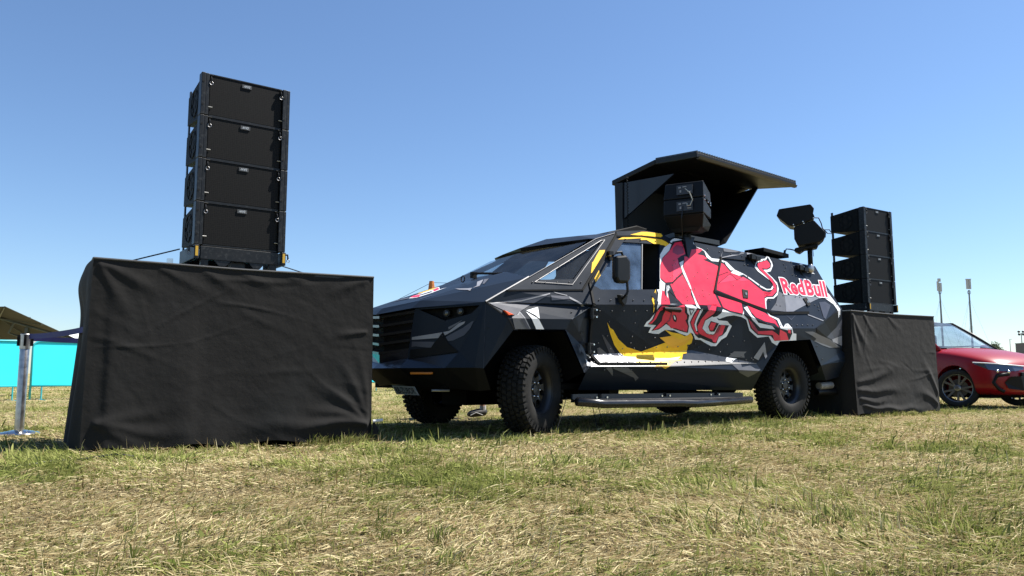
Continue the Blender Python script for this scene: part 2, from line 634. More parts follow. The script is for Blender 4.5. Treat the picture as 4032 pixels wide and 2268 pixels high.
TF={'fender_upper': ['HC', 'FLF', 'FLR', 'FR', 'W0', 'DF1', 'FTR', 'FT'], 'fender_band': ['FLF', 'AFt', 'ARt', 'FLR'], 'fender_front': ['HC', 'LIP5', 'AFt', 'FLF'], 'fender_rear': ['FR', 'FLR', 'ARt', 'ARb', 'L0', 'B0', 'S0', 'W0'], 'pillar': ['FT', 'FTR', 'DF1', 'DTF', 'AP2', 'AP1', 'AP0'], 'roof_rail': ['DTF', 'RR0', 'RR1', 'RR2', 'RR3', 'DTR'], 'door_upper': ['W0', 'DF1', 'DTF', 'DTR', 'DWR'], 'hull_upper': ['DWR', 'DTR', 'RR3', 'HT1', 'E0', 'E1', 'E2', 'Q', 'W4', 'W3', 'W2', 'W1'], 'door_lower': ['W0', 'DWR', 'DS', 'S0'], 'hull_lower': ['DWR', 'W1', 'W2', 'S2', 'S1', 'DS'], 'hull_arch': ['W2', 'W3', 'RF1', 'RF2', 'S2'], 'arch_band': ['W3', 'W4', 'RA1', 'RF1'], 'rear_quarter': ['W4', 'Q', 'E2', 'E3', 'RA2', 'RA1'], 'strip': ['S0', 'DS', 'S1', 'S2', 'B1', 'B0'], 'sill_upper': ['B0', 'B1', 'S2', 'RF2', 'L0'], 'sill_lower': ['L0', 'RF2', 'K1', 'K0']}
TH={'pillar': [[(-0.014, -0.15, 1.544), (0.46, -0.135, 1.583), (1.032, 0.046, 2.06), (0.975, 0.041, 2.046)]], 'door_upper': [[(1.394, 0.064, 2.107), (2.022, 0.078, 2.144), (1.755, -0.145, 1.558), (0.82, -0.168, 1.496), (0.73, -0.153, 1.537)]]}
DEC=[
('w',1,[(2.242,2.213),(2.316,2.253),(2.456,2.262),(2.676,2.294),(2.681,2.184),(2.797,2.164),(2.85,2.137),(2.916,2.049),(3.082,2.052),(3.209,2.028),(3.326,1.931),(3.49,1.884),(3.608,1.834),(3.764,1.749),(3.873,1.708),(3.962,1.714),(4.048,1.769),(4.055,1.818),(3.939,1.884),(3.824,1.948),(3.786,2.006),(3.881,2.096),(4.013,2.139),(4.099,2.153),(4.199,2.214),(4.235,2.115),(4.227,2.064),(4.119,1.972),(4.018,1.952),(4.098,1.89),(4.17,1.815),(4.155,1.727),(4.07,1.636),(3.949,1.58),(3.81,1.572),(3.759,1.533),(3.689,1.4),(3.73,1.344),(3.894,1.305),(3.918,1.189),(3.997,1.239),(4.06,1.247),(4.112,1.19),(4.141,1.122),(4.208,1.118),(4.217,1.032),(3.854,1.012),(3.802,0.954),(3.701,0.992),(3.634,1.068),(3.436,1.047),(3.29,1.131),(3.227,1.266),(3.146,1.296),(2.993,1.311),(2.86,1.294),(2.73,1.257),(2.673,1.27),(2.714,1.24),(2.878,1.236),(2.971,1.18),(2.883,1.043),(2.801,1.009),(2.711,0.928),(2.625,0.926),(2.434,0.996),(2.335,0.999),(2.282,1.064),(2.243,1.078),(2.187,1.036),(2.053,1.063),(1.957,1.095),(1.808,1.095),(1.712,1.047),(1.631,1.045),(1.534,1.056),(1.569,1.116),(1.452,1.122),(1.488,1.172),(1.535,1.198),(1.637,1.301),(1.64,1.381),(1.715,1.509),(1.708,1.593),(1.592,1.548),(1.74,1.632),(1.813,1.664),(1.824,1.708),(1.959,2.003),(2.076,2.104),(2.188,2.163)]),
('n',2,[(2.27,2.204),(2.475,2.25),(2.636,2.244),(2.701,2.175),(2.831,2.132),(2.897,2.035),(3.058,2.041),(3.177,2.001),(3.291,1.916),(3.222,1.886),(3.378,1.846),(3.477,1.877),(3.581,1.82),(3.765,1.719),(3.861,1.689),(3.985,1.703),(4.077,1.759),(4.075,1.82),(3.872,1.964),(3.827,2.035),(3.89,2.078),(4.107,2.133),(4.182,2.187),(4.201,2.093),(4.15,2.025),(4.062,1.993),(3.96,1.984),(4.099,1.859),(4.142,1.775),(4.079,1.673),(3.952,1.602),(3.802,1.589),(3.748,1.568),(3.67,1.399),(3.703,1.331),(3.844,1.285),(3.853,1.175),(4.01,1.158),(4.099,1.172),(4.112,1.116),(4.063,1.034),(3.752,1.013),(3.668,1.075),(3.436,1.08),(3.307,1.159),(3.246,1.278),(3.179,1.325),(3.211,1.388),(3.145,1.323),(2.912,1.345),(2.795,1.378),(2.737,1.321),(2.681,1.287),(2.617,1.273),(2.244,1.403),(1.891,1.395),(1.751,1.377),(1.813,1.516),(1.908,1.628),(1.84,1.677),(1.831,1.708),(1.903,1.866),(1.984,1.966),(2.157,2.078)]),
('n',2,[(1.709,1.376),(2.105,1.402),(2.152,1.31),(2.185,1.275),(2.176,1.203),(2.201,1.147),(2.193,1.072),(2.114,1.08),(1.946,1.11),(1.813,1.162),(1.757,1.125),(1.699,1.095),(1.578,1.074),(1.65,1.142),(1.506,1.146),(1.579,1.208),(1.626,1.306),(1.68,1.361)]),
('n',2,[(2.375,1.42),(2.748,1.441),(2.681,1.357),(2.643,1.303),(2.478,1.229),(2.437,1.133),(2.526,1.077),(2.649,1.066),(2.725,1.187),(2.921,1.187),(2.876,1.11),(2.819,1.063),(2.752,1.039),(2.717,0.964),(2.668,0.96),(2.431,1.02),(2.393,1.016),(2.325,1.05),(2.243,1.134),(2.208,1.197),(2.249,1.278),(2.29,1.345)]),
('n',2,[(1.59,1.474),(1.672,1.523),(1.66,1.449),(1.665,1.392),(1.611,1.34),(1.58,1.338),(1.612,1.432)]),
('r',3,[(2.207,2.112),(2.303,2.191),(2.438,2.223),(2.445,2.119),(2.43,2.054),(2.335,2.022),(2.256,1.981),(2.239,1.917),(2.258,1.808),(2.023,1.667),(1.896,1.651),(1.846,1.69),(1.831,1.708),(1.9,1.854),(1.984,1.959),(2.143,2.063)]),
('r',3,[(2.399,2.023),(2.472,2.024),(2.536,2.123),(2.77,2.162),(2.797,2.149),(2.726,2.107),(2.653,2.076),(2.782,2.069),(2.83,2.029),(2.737,2.011),(2.873,1.98),(3.001,1.948),(2.924,1.816),(2.812,1.681),(2.73,1.595),(2.755,1.476),(2.773,1.399),(2.631,1.411),(2.364,1.408),(2.35,1.485),(2.325,1.587),(2.326,1.636),(2.307,1.867),(2.362,1.951)]),
('r',3,[(2.023,1.649),(2.247,1.784),(2.285,1.65),(2.305,1.6),(2.279,1.524),(2.306,1.409),(2.072,1.396),(1.995,1.474),(1.962,1.632)]),
('r',3,[(3.08,1.999),(3.132,1.988),(3.208,1.895),(3.392,1.838),(3.554,1.803),(3.763,1.667),(3.846,1.664),(3.958,1.659),(3.809,1.602),(3.739,1.58),(3.677,1.406),(3.58,1.436),(3.294,1.504),(2.803,1.622),(2.929,1.81),(3.02,1.929)]),
('r',3,[(3.867,2.061),(4.124,2.129),(4.164,2.09),(4.142,2.037),(4.05,2.004),(3.93,1.999),(4.078,1.857),(4.115,1.774),(4.071,1.685),(3.934,1.613),(3.789,1.601),(3.764,1.653),(3.923,1.665),(4.033,1.719),(4.055,1.794),(4.004,1.864),(3.865,1.986)]),
('r',3,[(2.784,1.542),(3.208,1.477),(3.184,1.387),(3.152,1.338),(2.921,1.362),(2.809,1.399),(2.795,1.498)]),
('r',3,[(3.316,1.448),(3.632,1.367),(3.8,1.275),(3.817,1.18),(3.757,1.235),(3.564,1.254),(3.403,1.304),(3.34,1.372)]),
('r',3,[(3.259,1.276),(3.315,1.242),(3.445,1.128),(3.694,1.143),(3.828,1.084),(3.835,1.163),(3.978,1.123),(4.043,1.031),(3.738,1.017),(3.705,1.087),(3.439,1.094),(3.326,1.171)]),
('r',3,[(4.014,1.17),(4.07,1.16),(4.077,1.117),(4.017,1.124)]),
('r',3,[(1.797,1.551),(1.876,1.518),(1.854,1.384),(1.696,1.376),(1.746,1.47)]),
('r',3,[(1.719,1.37),(1.825,1.358),(1.767,1.327),(1.689,1.303),(1.639,1.217),(1.576,1.159),(1.521,1.152),(1.59,1.201),(1.634,1.286),(1.67,1.322)]),
('r',3,[(1.78,1.314),(1.878,1.29),(1.854,1.198),(1.801,1.175),(1.745,1.131),(1.697,1.109),(1.602,1.083),(1.663,1.128),(1.736,1.194),(1.743,1.25)]),
('r',3,[(1.881,1.346),(2.095,1.392),(2.102,1.307),(2.143,1.273),(2.149,1.238),(2.126,1.215),(2.182,1.146),(2.17,1.085),(2.111,1.091),(1.966,1.12),(1.898,1.117),(1.823,1.176),(1.87,1.199),(1.89,1.249)]),
('r',3,[(2.312,1.342),(2.355,1.348),(2.293,1.236),(2.278,1.178),(2.332,1.093),(2.37,1.08),(2.371,1.058),(2.321,1.064),(2.248,1.148),(2.221,1.197),(2.262,1.271)]),
('r',3,[(2.52,1.421),(2.708,1.431),(2.615,1.316),(2.465,1.236),(2.428,1.132),(2.526,1.07),(2.652,1.059),(2.739,1.165),(2.773,1.189),(2.851,1.18),(2.808,1.071),(2.746,1.048),(2.703,0.97),(2.655,0.978),(2.634,1.008),(2.42,1.06),(2.377,1.08),(2.343,1.151),(2.393,1.233),(2.51,1.356)]),
('w',4,[(2.26,1.928),(2.356,1.964),(2.299,1.878),(2.328,1.634),(2.321,1.586),(2.343,1.439),(2.37,1.354),(2.308,1.375),(2.307,1.591),(2.264,1.786)]),
('n',4,[(2.259,1.981),(2.337,2.019),(2.391,2.005),(2.264,1.936)]),
('w',4,[(2.822,2.131),(2.923,2.046),(3.071,2.049),(3.039,2.01),(2.903,2.006),(2.827,2.049)]),
('w',4,[(3.16,2.028),(3.215,2.021),(3.316,1.93),(3.23,1.908),(3.172,1.975)]),
('w',4,[(3.271,1.912),(3.473,1.881),(3.362,1.85),(3.216,1.877)]),
('n',4,[(1.895,1.649),(1.965,1.648),(1.984,1.532),(1.995,1.474),(1.925,1.533),(1.905,1.562),(1.823,1.472),(1.816,1.516)]),
('w',4,[(1.89,1.614),(1.939,1.618),(1.945,1.577),(1.876,1.539),(1.853,1.453),(1.836,1.494)]),
('n',4,[(1.902,1.27),(1.948,1.272),(1.98,1.231),(1.972,1.187),(1.931,1.2),(1.906,1.236)]),
('w',5,[(1.913,1.264),(1.933,1.261),(1.954,1.237),(1.956,1.212),(1.934,1.223)]),
('w',4,[(2.366,1.347),(2.411,1.358),(2.338,1.231),(2.318,1.179),(2.349,1.101),(2.33,1.1),(2.288,1.171),(2.304,1.23)]),
('w',4,[(2.512,1.187),(2.577,1.255),(2.725,1.195),(2.66,1.072),(2.56,1.069),(2.525,1.114)]),
('n',5,[(2.53,1.158),(2.567,1.227),(2.719,1.203),(2.659,1.102),(2.57,1.103)]),
('r',6,[(2.573,1.211),(2.668,1.207),(2.647,1.162),(2.625,1.117),(2.57,1.115),(2.546,1.158)]),
('w',4,[(2.121,1.391),(2.294,1.378),(2.29,1.338),(2.201,1.261),(2.174,1.282),(2.142,1.309)]),
('n',5,[(2.162,1.357),(2.263,1.347),(2.206,1.272),(2.178,1.325)]),
('w',6,[(2.183,1.343),(2.242,1.338),(2.208,1.294)]),
('w',4,[(3.219,1.417),(3.301,1.438),(3.335,1.326),(3.434,1.235),(3.685,1.204),(3.738,1.161),(3.469,1.175),(3.323,1.27)]),
('m',4,[(2.234,2.109),(2.322,2.164),(2.437,2.153),(2.411,2.064),(2.275,2.028),(2.201,2.055)]),
('q',4,[(3.179,1.857),(3.291,1.786),(2.881,1.711)]),
('q',4,[(3.3,1.786),(3.439,1.842),(3.552,1.799),(3.374,1.774)]),
('q',4,[(2.134,1.891),(2.258,1.975),(2.242,1.918),(2.253,1.813),(2.034,1.68)]),
('m',4,[(2.511,1.413),(2.604,1.418),(2.492,1.325),(2.412,1.256),(2.51,1.356)]),
('m',4,[(1.872,1.297),(1.892,1.249),(1.87,1.199),(1.823,1.176),(1.801,1.175),(1.851,1.219)]),
('m',4,[(2.72,1.165),(2.771,1.189),(2.744,1.106),(2.661,1.059)]),
('m',4,[(3.275,1.268),(3.339,1.215),(3.436,1.135),(3.436,1.097),(3.339,1.171)]),
('n',5,[(2.878,1.707),(3.193,1.861),(3.19,1.865),(2.875,1.711)]),
('n',5,[(3.187,1.861),(3.287,1.783),(3.295,1.788),(3.195,1.865)]),
('n',5,[(3.292,1.784),(3.447,1.843),(3.445,1.847),(3.29,1.788)]),
('n',5,[(2.024,1.665),(2.254,1.778),(2.251,1.781),(2.022,1.668)]),
('n',5,[(2.02,1.637),(2.027,1.667),(2.02,1.666),(2.013,1.635)]),
('n',5,[(2.318,1.582),(2.309,1.601),(2.301,1.598),(2.311,1.579)]),
('n',5,[(2.933,1.814),(3.148,1.878),(3.148,1.883),(2.933,1.819)]),
('y',1,[(0.875,1.143),(0.929,1.087),(0.98,1.066),(1.072,0.971),(1.222,0.887),(1.452,0.841),(1.845,0.955),(1.731,1.004),(1.923,1.03),(1.8,1.098),(1.877,1.08),(1.942,1.068),(2.06,1.058),(2.147,1.031),(2.217,1.055),(2.239,1.08),(2.289,1.021),(2.283,0.956),(2.25,0.937),(2.208,0.936),(2.224,0.904),(2.223,0.876),(2.203,0.832),(2.137,0.823),(2.081,0.751),(1.941,0.735),(1.855,0.706),(1.715,0.65),(1.659,0.669),(1.521,0.668),(1.709,0.712),(1.308,0.712),(1.217,0.759),(1.126,0.82),(1.026,0.902),(0.94,1.027)]),
('o',2,[(1.733,1.004),(1.937,1.029),(2.049,0.993),(1.968,0.892),(1.868,0.932)]),
('o',2,[(2.049,0.993),(2.172,1.011),(2.236,1.055),(2.28,1.02),(2.164,0.939),(2.052,0.901),(1.968,0.892)]),
('w',2,[(1.613,0.732),(1.751,0.765),(1.886,0.77),(2.08,0.79),(2.01,0.757),(1.823,0.748),(1.625,0.725)]),
('y',1,[(1.544,2.211),(1.764,2.274),(1.852,2.284),(2.108,2.29),(2.12,2.26),(2.077,2.24),(1.85,2.23)]),
('y',1,[(1.312,2.126),(1.453,2.185),(1.78,2.215),(2.062,2.231),(2.16,2.184),(2.192,2.163),(2.12,2.124),(2.085,2.136),(1.913,2.134),(1.805,2.175),(1.695,2.16),(1.716,2.186),(1.522,2.156)]),
('y',1,[(0.967,1.96),(1.055,1.972),(1.015,1.914),(0.86,1.77),(0.75,1.679),(0.735,1.672),(0.8,1.802),(0.821,1.813),(0.881,1.875)]),
('y',1,[(1.112,1.967),(1.068,1.908),(0.865,1.746),(0.875,1.613),(0.842,1.579),(0.822,1.533),(0.805,1.572),(0.764,1.577),(0.768,1.647),(0.807,1.699)]),
('y',1,[(1.693,1.559),(1.654,1.448),(1.596,1.403),(1.601,1.324),(1.585,1.276),(1.573,1.394),(1.573,1.427)]),
('w',1,[(-0.247,1.212),(-0.086,1.256),(-0.107,1.135),(-0.155,1.171)]),
('w',1,[(-0.257,1.201),(-0.117,1.13),(-0.044,1.034),(-0.143,1.03),(-0.205,1.128)]),
('p',1,[(-0.67,1.261),(0.078,1.402),(-0.104,1.308),(-0.333,1.195),(-0.376,1.161),(-0.424,1.159),(-0.526,1.203)]),
('s',2,[(-0.67,1.263),(-0.291,1.313),(0.083,1.408),(0.076,1.395),(-0.293,1.301),(-0.648,1.256)]),
('g',1,[(-0.444,1.134),(-0.333,1.195),(-0.214,1.03),(-0.403,1.022)]),
('p',2,[(-0.35,1.129),(-0.302,1.131),(-0.22,1.032),(-0.263,1.03)]),
('s',2,[(-0.376,1.161),(-0.331,1.198),(-0.215,1.034),(-0.225,1.032),(-0.336,1.182),(-0.373,1.15)]),
('s',1,[(0.33,1.388),(0.55,1.295),(0.529,1.291),(0.327,1.364)]),
('s',1,[(0.136,1.423),(0.31,1.4),(0.304,1.392),(0.156,1.413)]),
('p',1,[(0.086,1.383),(0.33,1.388),(0.32,1.36),(0.088,1.333)]),
('w',1,[(0.598,0.791),(1.126,0.82),(1.217,0.759),(1.306,0.71),(0.78,0.703)]),
('p',2,[(0.797,0.8),(0.866,0.804),(0.876,0.708),(0.793,0.706),(0.792,0.77)]),
('s',2,[(0.886,0.804),(0.959,0.807),(1.064,0.711),(0.906,0.709)]),
('p',2,[(0.99,0.807),(1.09,0.815),(1.159,0.712),(1.106,0.712)]),
('g',2,[(1.111,0.812),(1.177,0.782),(1.266,0.713),(1.191,0.713)]),
('w',1,[(0.572,0.747),(0.674,0.674),(0.584,0.667)]),
('w',1,[(0.584,0.672),(1.71,0.683),(1.702,0.675),(0.584,0.666)]),
('g',1,[(0.791,0.661),(0.888,0.662),(0.934,0.573),(0.876,0.606)]),
('g',1,[(0.901,0.661),(1.12,0.662),(1.206,0.621),(1.342,0.552),(1.325,0.516),(1.271,0.553),(0.915,0.647)]),
('g',1,[(0.773,0.863),(0.812,0.875),(0.938,0.809),(0.799,0.804)]),
('p',1,[(0.819,1.009),(0.839,1.009),(0.993,0.878),(1.052,0.819),(0.968,0.813)]),
('g',1,[(2.929,0.804),(3.03,0.869),(3.254,0.869),(3.206,0.838),(3.223,0.794),(3.057,0.797)]),
('w',2,[(2.901,0.793),(3.088,0.782),(3.023,0.76),(2.961,0.726),(2.839,0.74)]),
('g',1,[(2.921,0.714),(3.119,0.719),(3.117,0.674),(3.29,0.694),(3.386,0.656),(3.486,0.648),(3.389,0.594),(3.289,0.552),(3.067,0.61)]),
('s',1,[(3.401,0.813),(3.567,0.994),(3.625,0.815),(3.595,0.784),(3.551,0.874),(3.476,0.763),(3.388,0.793)]),
('g',1,[(3.187,2.304),(3.283,2.3),(3.555,2.267),(3.725,2.253),(3.656,2.18),(3.531,2.155),(3.66,2.228),(3.493,2.186),(3.322,2.172),(3.237,2.173),(3.262,2.261)]),
('s',1,[(3.219,2.18),(3.132,2.081),(3.396,2.142),(3.57,2.159),(3.386,2.123),(3.107,2.066)]),
('s',1,[(3.745,2.239),(3.956,2.241),(3.872,2.195),(3.718,2.174)]),
('s',1,[(4.382,2.225),(4.734,2.193),(4.753,2.158),(4.468,2.166)]),
('w',1,[(4.954,2.171),(5.026,2.1),(4.814,2.089)]),
('w',1,[(5.1,2.08),(5.204,2.022),(5.014,2.033)]),
('w',1,[(5.343,1.746),(5.365,1.726),(5.453,1.595),(5.492,1.525),(5.487,1.423),(5.426,1.385),(5.409,1.51),(5.369,1.58),(5.185,1.673)]),
('l',1,[(4.239,1.65),(5.141,1.674),(4.809,1.58),(4.293,1.422),(4.119,1.41)]),  # lit lower facet of the hatch, painted as pale grey
('g',1,[(4.131,1.692),(4.239,1.65),(4.114,1.41),(3.783,1.413),(3.964,1.522)]),  # hatch facet brightness put into a mid grey
('p',1,[(5.014,1.591),(5.175,1.609),(5.285,1.563),(5.01,1.349),(4.973,1.365)]),  # lilac lit facet at the rear, painted on
('s',2,[(4.605,1.4),(4.942,1.326),(4.918,1.315),(4.603,1.385)]),
('p',1,[(4.084,1.366),(4.176,1.313),(4.332,1.383),(4.165,1.296)]),
('k',1,[(4.678,1.216),(4.949,1.282),(5.391,1.506),(5.414,1.349),(5.365,1.245),(5.043,1.1),(4.716,1.153)]),
('g',1,[(4.407,1.153),(4.596,1.16),(4.85,1.115),(5.154,1.071),(5.528,0.97),(5.149,0.955),(4.898,0.986),(4.658,1.034),(4.715,1.067)]),
('s',1,[(5.223,1.073),(5.573,1.141),(5.584,0.994),(5.267,1.041)]),
('p',1,[(5.043,1.1),(5.365,1.245),(5.556,1.378),(5.573,1.152),(5.209,1.072)])]
HDEC=[('w', 1, [(-0.825, 1.094), (-0.692, 1.239), (-0.631, 1.183), (-0.384, 1.353), (-0.318, 1.308), (-0.502, 0.987), (-0.438, 0.944), (-0.528, 0.91), (-0.634, 0.861), (-0.696, 0.825), (-0.866, 0.844)]), ('r', 2, [(-0.779, 1.15), (-0.699, 1.213), (-0.672, 1.11), (-0.834, 0.849), (-0.823, 0.975)]), ('r', 2, [(-0.481, 1.174), (-0.36, 1.257), (-0.494, 1.012), (-0.599, 0.933)]), ('y', 2, [(-0.575, 1.353), (-0.384, 1.353), (-0.334, 1.315), (-0.459, 1.212), (-0.604, 1.246)]), ('n', 2, [(-0.692, 1.075), (-0.551, 1.081), (-0.62, 0.949), (-0.778, 0.99)]), ('g', 1, [(-0.901, 1.387), (-0.814, 1.352), (-0.76, 1.228), (-0.825, 1.094), (-0.846, 1.262)]), ('p', 1, [(-0.966, 0.601), (-0.855, 0.534), (-0.897, 0.487), (-1.006, 0.518)])]
HSDEC=[('s', 1, [(-0.659, 0.425), (-0.618, 0.247), (-0.591, 0.202), (-0.655, 0.145), (-0.663, 0.221), (-0.674, 0.319)]), ('s', 1, [(-0.405, 0.394), (-0.322, 0.402), (-0.392, 0.321), (-0.523, 0.177), (-0.59, 0.199), (-0.524, 0.226)]), ('g', 1, [(-0.314, 0.396), (-0.282, 0.358), (-0.444, 0.206), (-0.454, 0.224)])]
FDEC=[('s', 1, [(0.458, 0.952), (0.156, 0.993), (0.1, 1.004), (0.017, 1.078), (-0.037, 1.092), (-0.028, 1.071), (0.067, 1.003), (0.134, 0.963), (0.202, 0.938), (0.459, 0.925)]), ('p', 1, [(0.13, 0.945), (-0.02, 1.03), (-0.066, 1.067), (-0.092, 1.087), (-0.114, 1.095), (-0.086, 1.023), (-0.036, 0.959), (0.06, 0.911), (0.104, 0.906)]), ('p', 1, [(0.457, 0.909), (0.233, 0.902), (0.268, 0.844), (0.419, 0.861), (0.459, 0.855)]), ('k', 3, [(0.156, 0.996), (0.081, 0.856), (0.268, 0.841)]), ('g', 1, [(0.114, 1.04), (-0.014, 1.107), (0.049, 1.056), (0.107, 1.016)]), ('k', 2, [(0.471, 0.83), (0.271, 0.848), (0.091, 0.881), (0.009, 0.809), (0.071, 0.754), (0.384, 0.725), (0.473, 0.747)])]
HEADL=[(-1.086, 0.405, 1.222), (-0.735, -0.155, 1.245), (-0.784, -0.087, 1.167), (-0.936, 0.15, 1.105)]
TXTQ=[(4.209, 1.676), (5.301, 1.691), (5.376, 1.926), (4.236, 1.893)]
ACC={'latch1': [(3.32, -0.102, 1.67), (3.436, -0.106, 1.661), (3.378, -0.148, 1.549), (3.276, -0.147, 1.552)], 'latch2': [(4.634, -0.119, 1.625), (4.727, -0.111, 1.646), (4.763, -0.151, 1.542), (4.68, -0.162, 1.513)], 'hinge1': [(3.684, 0.079, 2.148), (3.921, 0.073, 2.13)], 'hinge2': [(4.741, 0.057, 2.089), (5.0, 0.046, 2.061)], 'lamp': (5.086, 0.058, 2.092), 'hatch': [(3.119, 0.051, 2.074), (2.74, -0.132, 1.592), (3.689, -0.205, 1.4), (3.767, -0.214, 1.375), (4.627, -0.196, 1.422), (5.101, -0.11, 1.649)], 'hatchtop': [(3.119, 0.051, 2.074), (3.62, 0.055, 2.084), (3.877, 0.038, 2.039), (4.276, -0.006, 1.922)], 'handle': [(1.704, -0.23, 1.326), (1.956, -0.23, 1.322)], 'mirror': [(0.765, -0.42, 1.823), (0.916, -0.42, 1.846), (0.98, -0.42, 1.783), (0.975, -0.42, 1.597), (0.932, -0.42, 1.546), (0.794, -0.42, 1.542), (0.761, -0.42, 1.597)], 'mirarm': [(0.735, -0.38, 1.821), (0.793, -0.38, 1.86), (0.862, -0.38, 1.871), (0.885, -0.38, 1.831), (0.937, -0.38, 1.564), (0.946, -0.38, 1.463), (0.927, -0.38, 1.428)], 'mirbase': (1.089, -0.205, 1.401), 'mirtop': (1.092, -0.013, 1.904), 'hing': [(0.615, -0.25, 1.262), (0.613, -0.25, 1.187), (0.571, -0.25, 0.898), (0.57, -0.25, 0.821)], 'marker': [(-0.533, 1.203), (-0.421, 1.162), (-0.487, 1.153)], 'board': [(0.318, -0.34, 0.316), (0.666, -0.34, 0.286), (1.817, -0.34, 0.269), (2.082, -0.34, 0.256), (3.11, -0.34, 0.28)], 'boardtop': [(0.441, -0.2, 0.354), (3.27, -0.2, 0.321)], 'amber': [(-1.097, 0.35, 0.6), (-0.833, 0.35, 0.597)], 'hook': [(-1.052, 0.2, 0.435), (-0.857, 0.2, 0.432)], 'plate': [(-1.12, 0.888, 0.478), (-1.12, 0.42, 0.471), (-1.12, 0.327, 0.388), (-1.12, 0.781, 0.388)], 'wiper': [(-0.076, 0.965, 1.701), (0.008, 0.42, 1.624)], 'ring': (-0.355, 0.75, 1.616), 'exh': [(5.214, 0.05, 0.419), (5.526, 0.05, 0.429)], 'pipe': [(5.148, 0.05, 0.333), (5.859, 0.05, 0.309)], 'vent': [(1.489, 0.45, 2.305), (1.995, 0.45, 2.455), (2.196, 0.45, 2.441), (2.195, 0.45, 2.39)], 'bracket': [(2.47, 0.129, 2.279), (2.665, 0.137, 2.301), (2.48, 0.028, 2.012), (2.454, 0.029, 2.016)], 'gusset': [(2.92, 1.595, 3.343), (2.92, 0.621, 3.273), (2.92, 1.587, 2.811)], 'wingtop': (4.95, 0.747, 3.414), 'wingbot': (3.354, 0.15, 2.356), 'rearbox': [(4.197, 0.131, 2.284), (4.765, 0.115, 2.242)], 'door_gap_line': [(1.318, 0.095, 2.19), (0.674, -0.148, 1.551), (0.651, -0.235, 1.32), (0.645, -0.225, 1.298), (0.645, -0.16, 0.819), (0.724, -0.225, 0.698), (1.752, -0.225, 0.705)], 'doorrear': [(2.038, 0.08, 2.15), (1.703, -0.213, 1.377), (1.752, -0.225, 0.705)], 'doortop': [(1.308, 0.086, 2.166), (1.729, 0.106, 2.217), (2.083, 0.107, 2.221), (2.256, 0.088, 2.169)], 'pillgap': [(-0.45, -0.204, 1.401), (0.543, -0.178, 1.471), (1.306, 0.092, 2.182)]}
N1=(-1.05, 0.44, 1.32);NB=(-0.313, 0.4, 1.598)
NBULL = next(i for i, d in enumerate(DEC) if d[0] == "y")
# ------------------------------------------------------------------ shared paints
M_PAINT = mat('slate_wrap', (0.0085, 0.0135, 0.0225), 0.42, var=0.12, vscale=3, dirt=(0.035, 0.034, 0.032), dscale=2.2, damount=0.10, bump=0.04, bscale=25, spec=0.16)
M_BLACK = mat('satin_black', (0.006, 0.0062, 0.007), 0.45, var=0.2, vscale=6, dirt=(0.04, 0.038, 0.033), damount=0.1, spec=0.3)
M_TRIM = mat('rubber_trim', (0.004, 0.004, 0.004), 0.7, spec=0.25)
M_DARK = mat('underbody_black', (0.004, 0.004, 0.004), 0.9, spec=0.1)
M_RUB = mat('tyre_rubber', (0.013, 0.0127, 0.0122), 0.8, spec=0.25, var=0.25, vscale=14, dirt=(0.05, 0.044, 0.035), dscale=9, damount=0.4, bump=0.15, bscale=120)
M_STEEL = mat('black_steel_rim', (0.018, 0.018, 0.019), 0.38, var=0.15, dirt=(0.07, 0.06, 0.05), damount=0.2)
M_CHROME = mat('chrome', (0.72, 0.72, 0.72), 0.22, 1.0)
M_ALU = mat('worn_aluminium', (0.42, 0.42, 0.42), 0.42, 1.0, var=0.2)
M_EDGE = mat('bare_metal_edge', (0.13, 0.13, 0.135), 0.45, 0.6)
M_AMBER = mat('amber_lens', (0.42, 0.13, 0.008), 0.3, coat=0.3)
M_ORANGE = mat('orange_lens', (0.75, 0.10, 0.015), 0.25, coat=0.5)
DMAT = {'w': mat('vinyl_white', (0.74, 0.75, 0.76), 0.4, var=0.05), 'n': mat('vinyl_navy', (0.007, 0.009, 0.015), 0.42, spec=0.2),
        'r': mat('vinyl_red', (0.74, 0.016, 0.052), 0.36, var=0.06), 'm': mat('vinyl_maroon', (0.26, 0.012, 0.045), 0.38),
        'y': mat('vinyl_yellow', (0.95, 0.54, 0.008), 0.38, var=0.05), 'o': mat('vinyl_orange', (0.92, 0.46, 0.03), 0.38),
        'g': mat('vinyl_grey', (0.10, 0.10, 0.108), 0.42, var=0.08), 's': mat('vinyl_silver', (0.24, 0.24, 0.255), 0.42, var=0.08),
        'p': mat('vinyl_slate', (0.040, 0.043, 0.060), 0.42, var=0.1), 'l': mat('vinyl_lit_grey', (0.19, 0.195, 0.22), 0.42, var=0.1),  # the pale grey paints a lit hatch facet
        'q': mat('vinyl_pink_red', (0.80, 0.045, 0.10), 0.36), 'k': mat('vinyl_black', (0.005, 0.0055, 0.0065), 0.45, spec=0.12)}
VC = 0.965                      # centre plane of the truck

truck = thing('armoured_truck', 'angular dark armoured truck with a leaping red bull painted along its side', 'truck', TRUCK, TA)

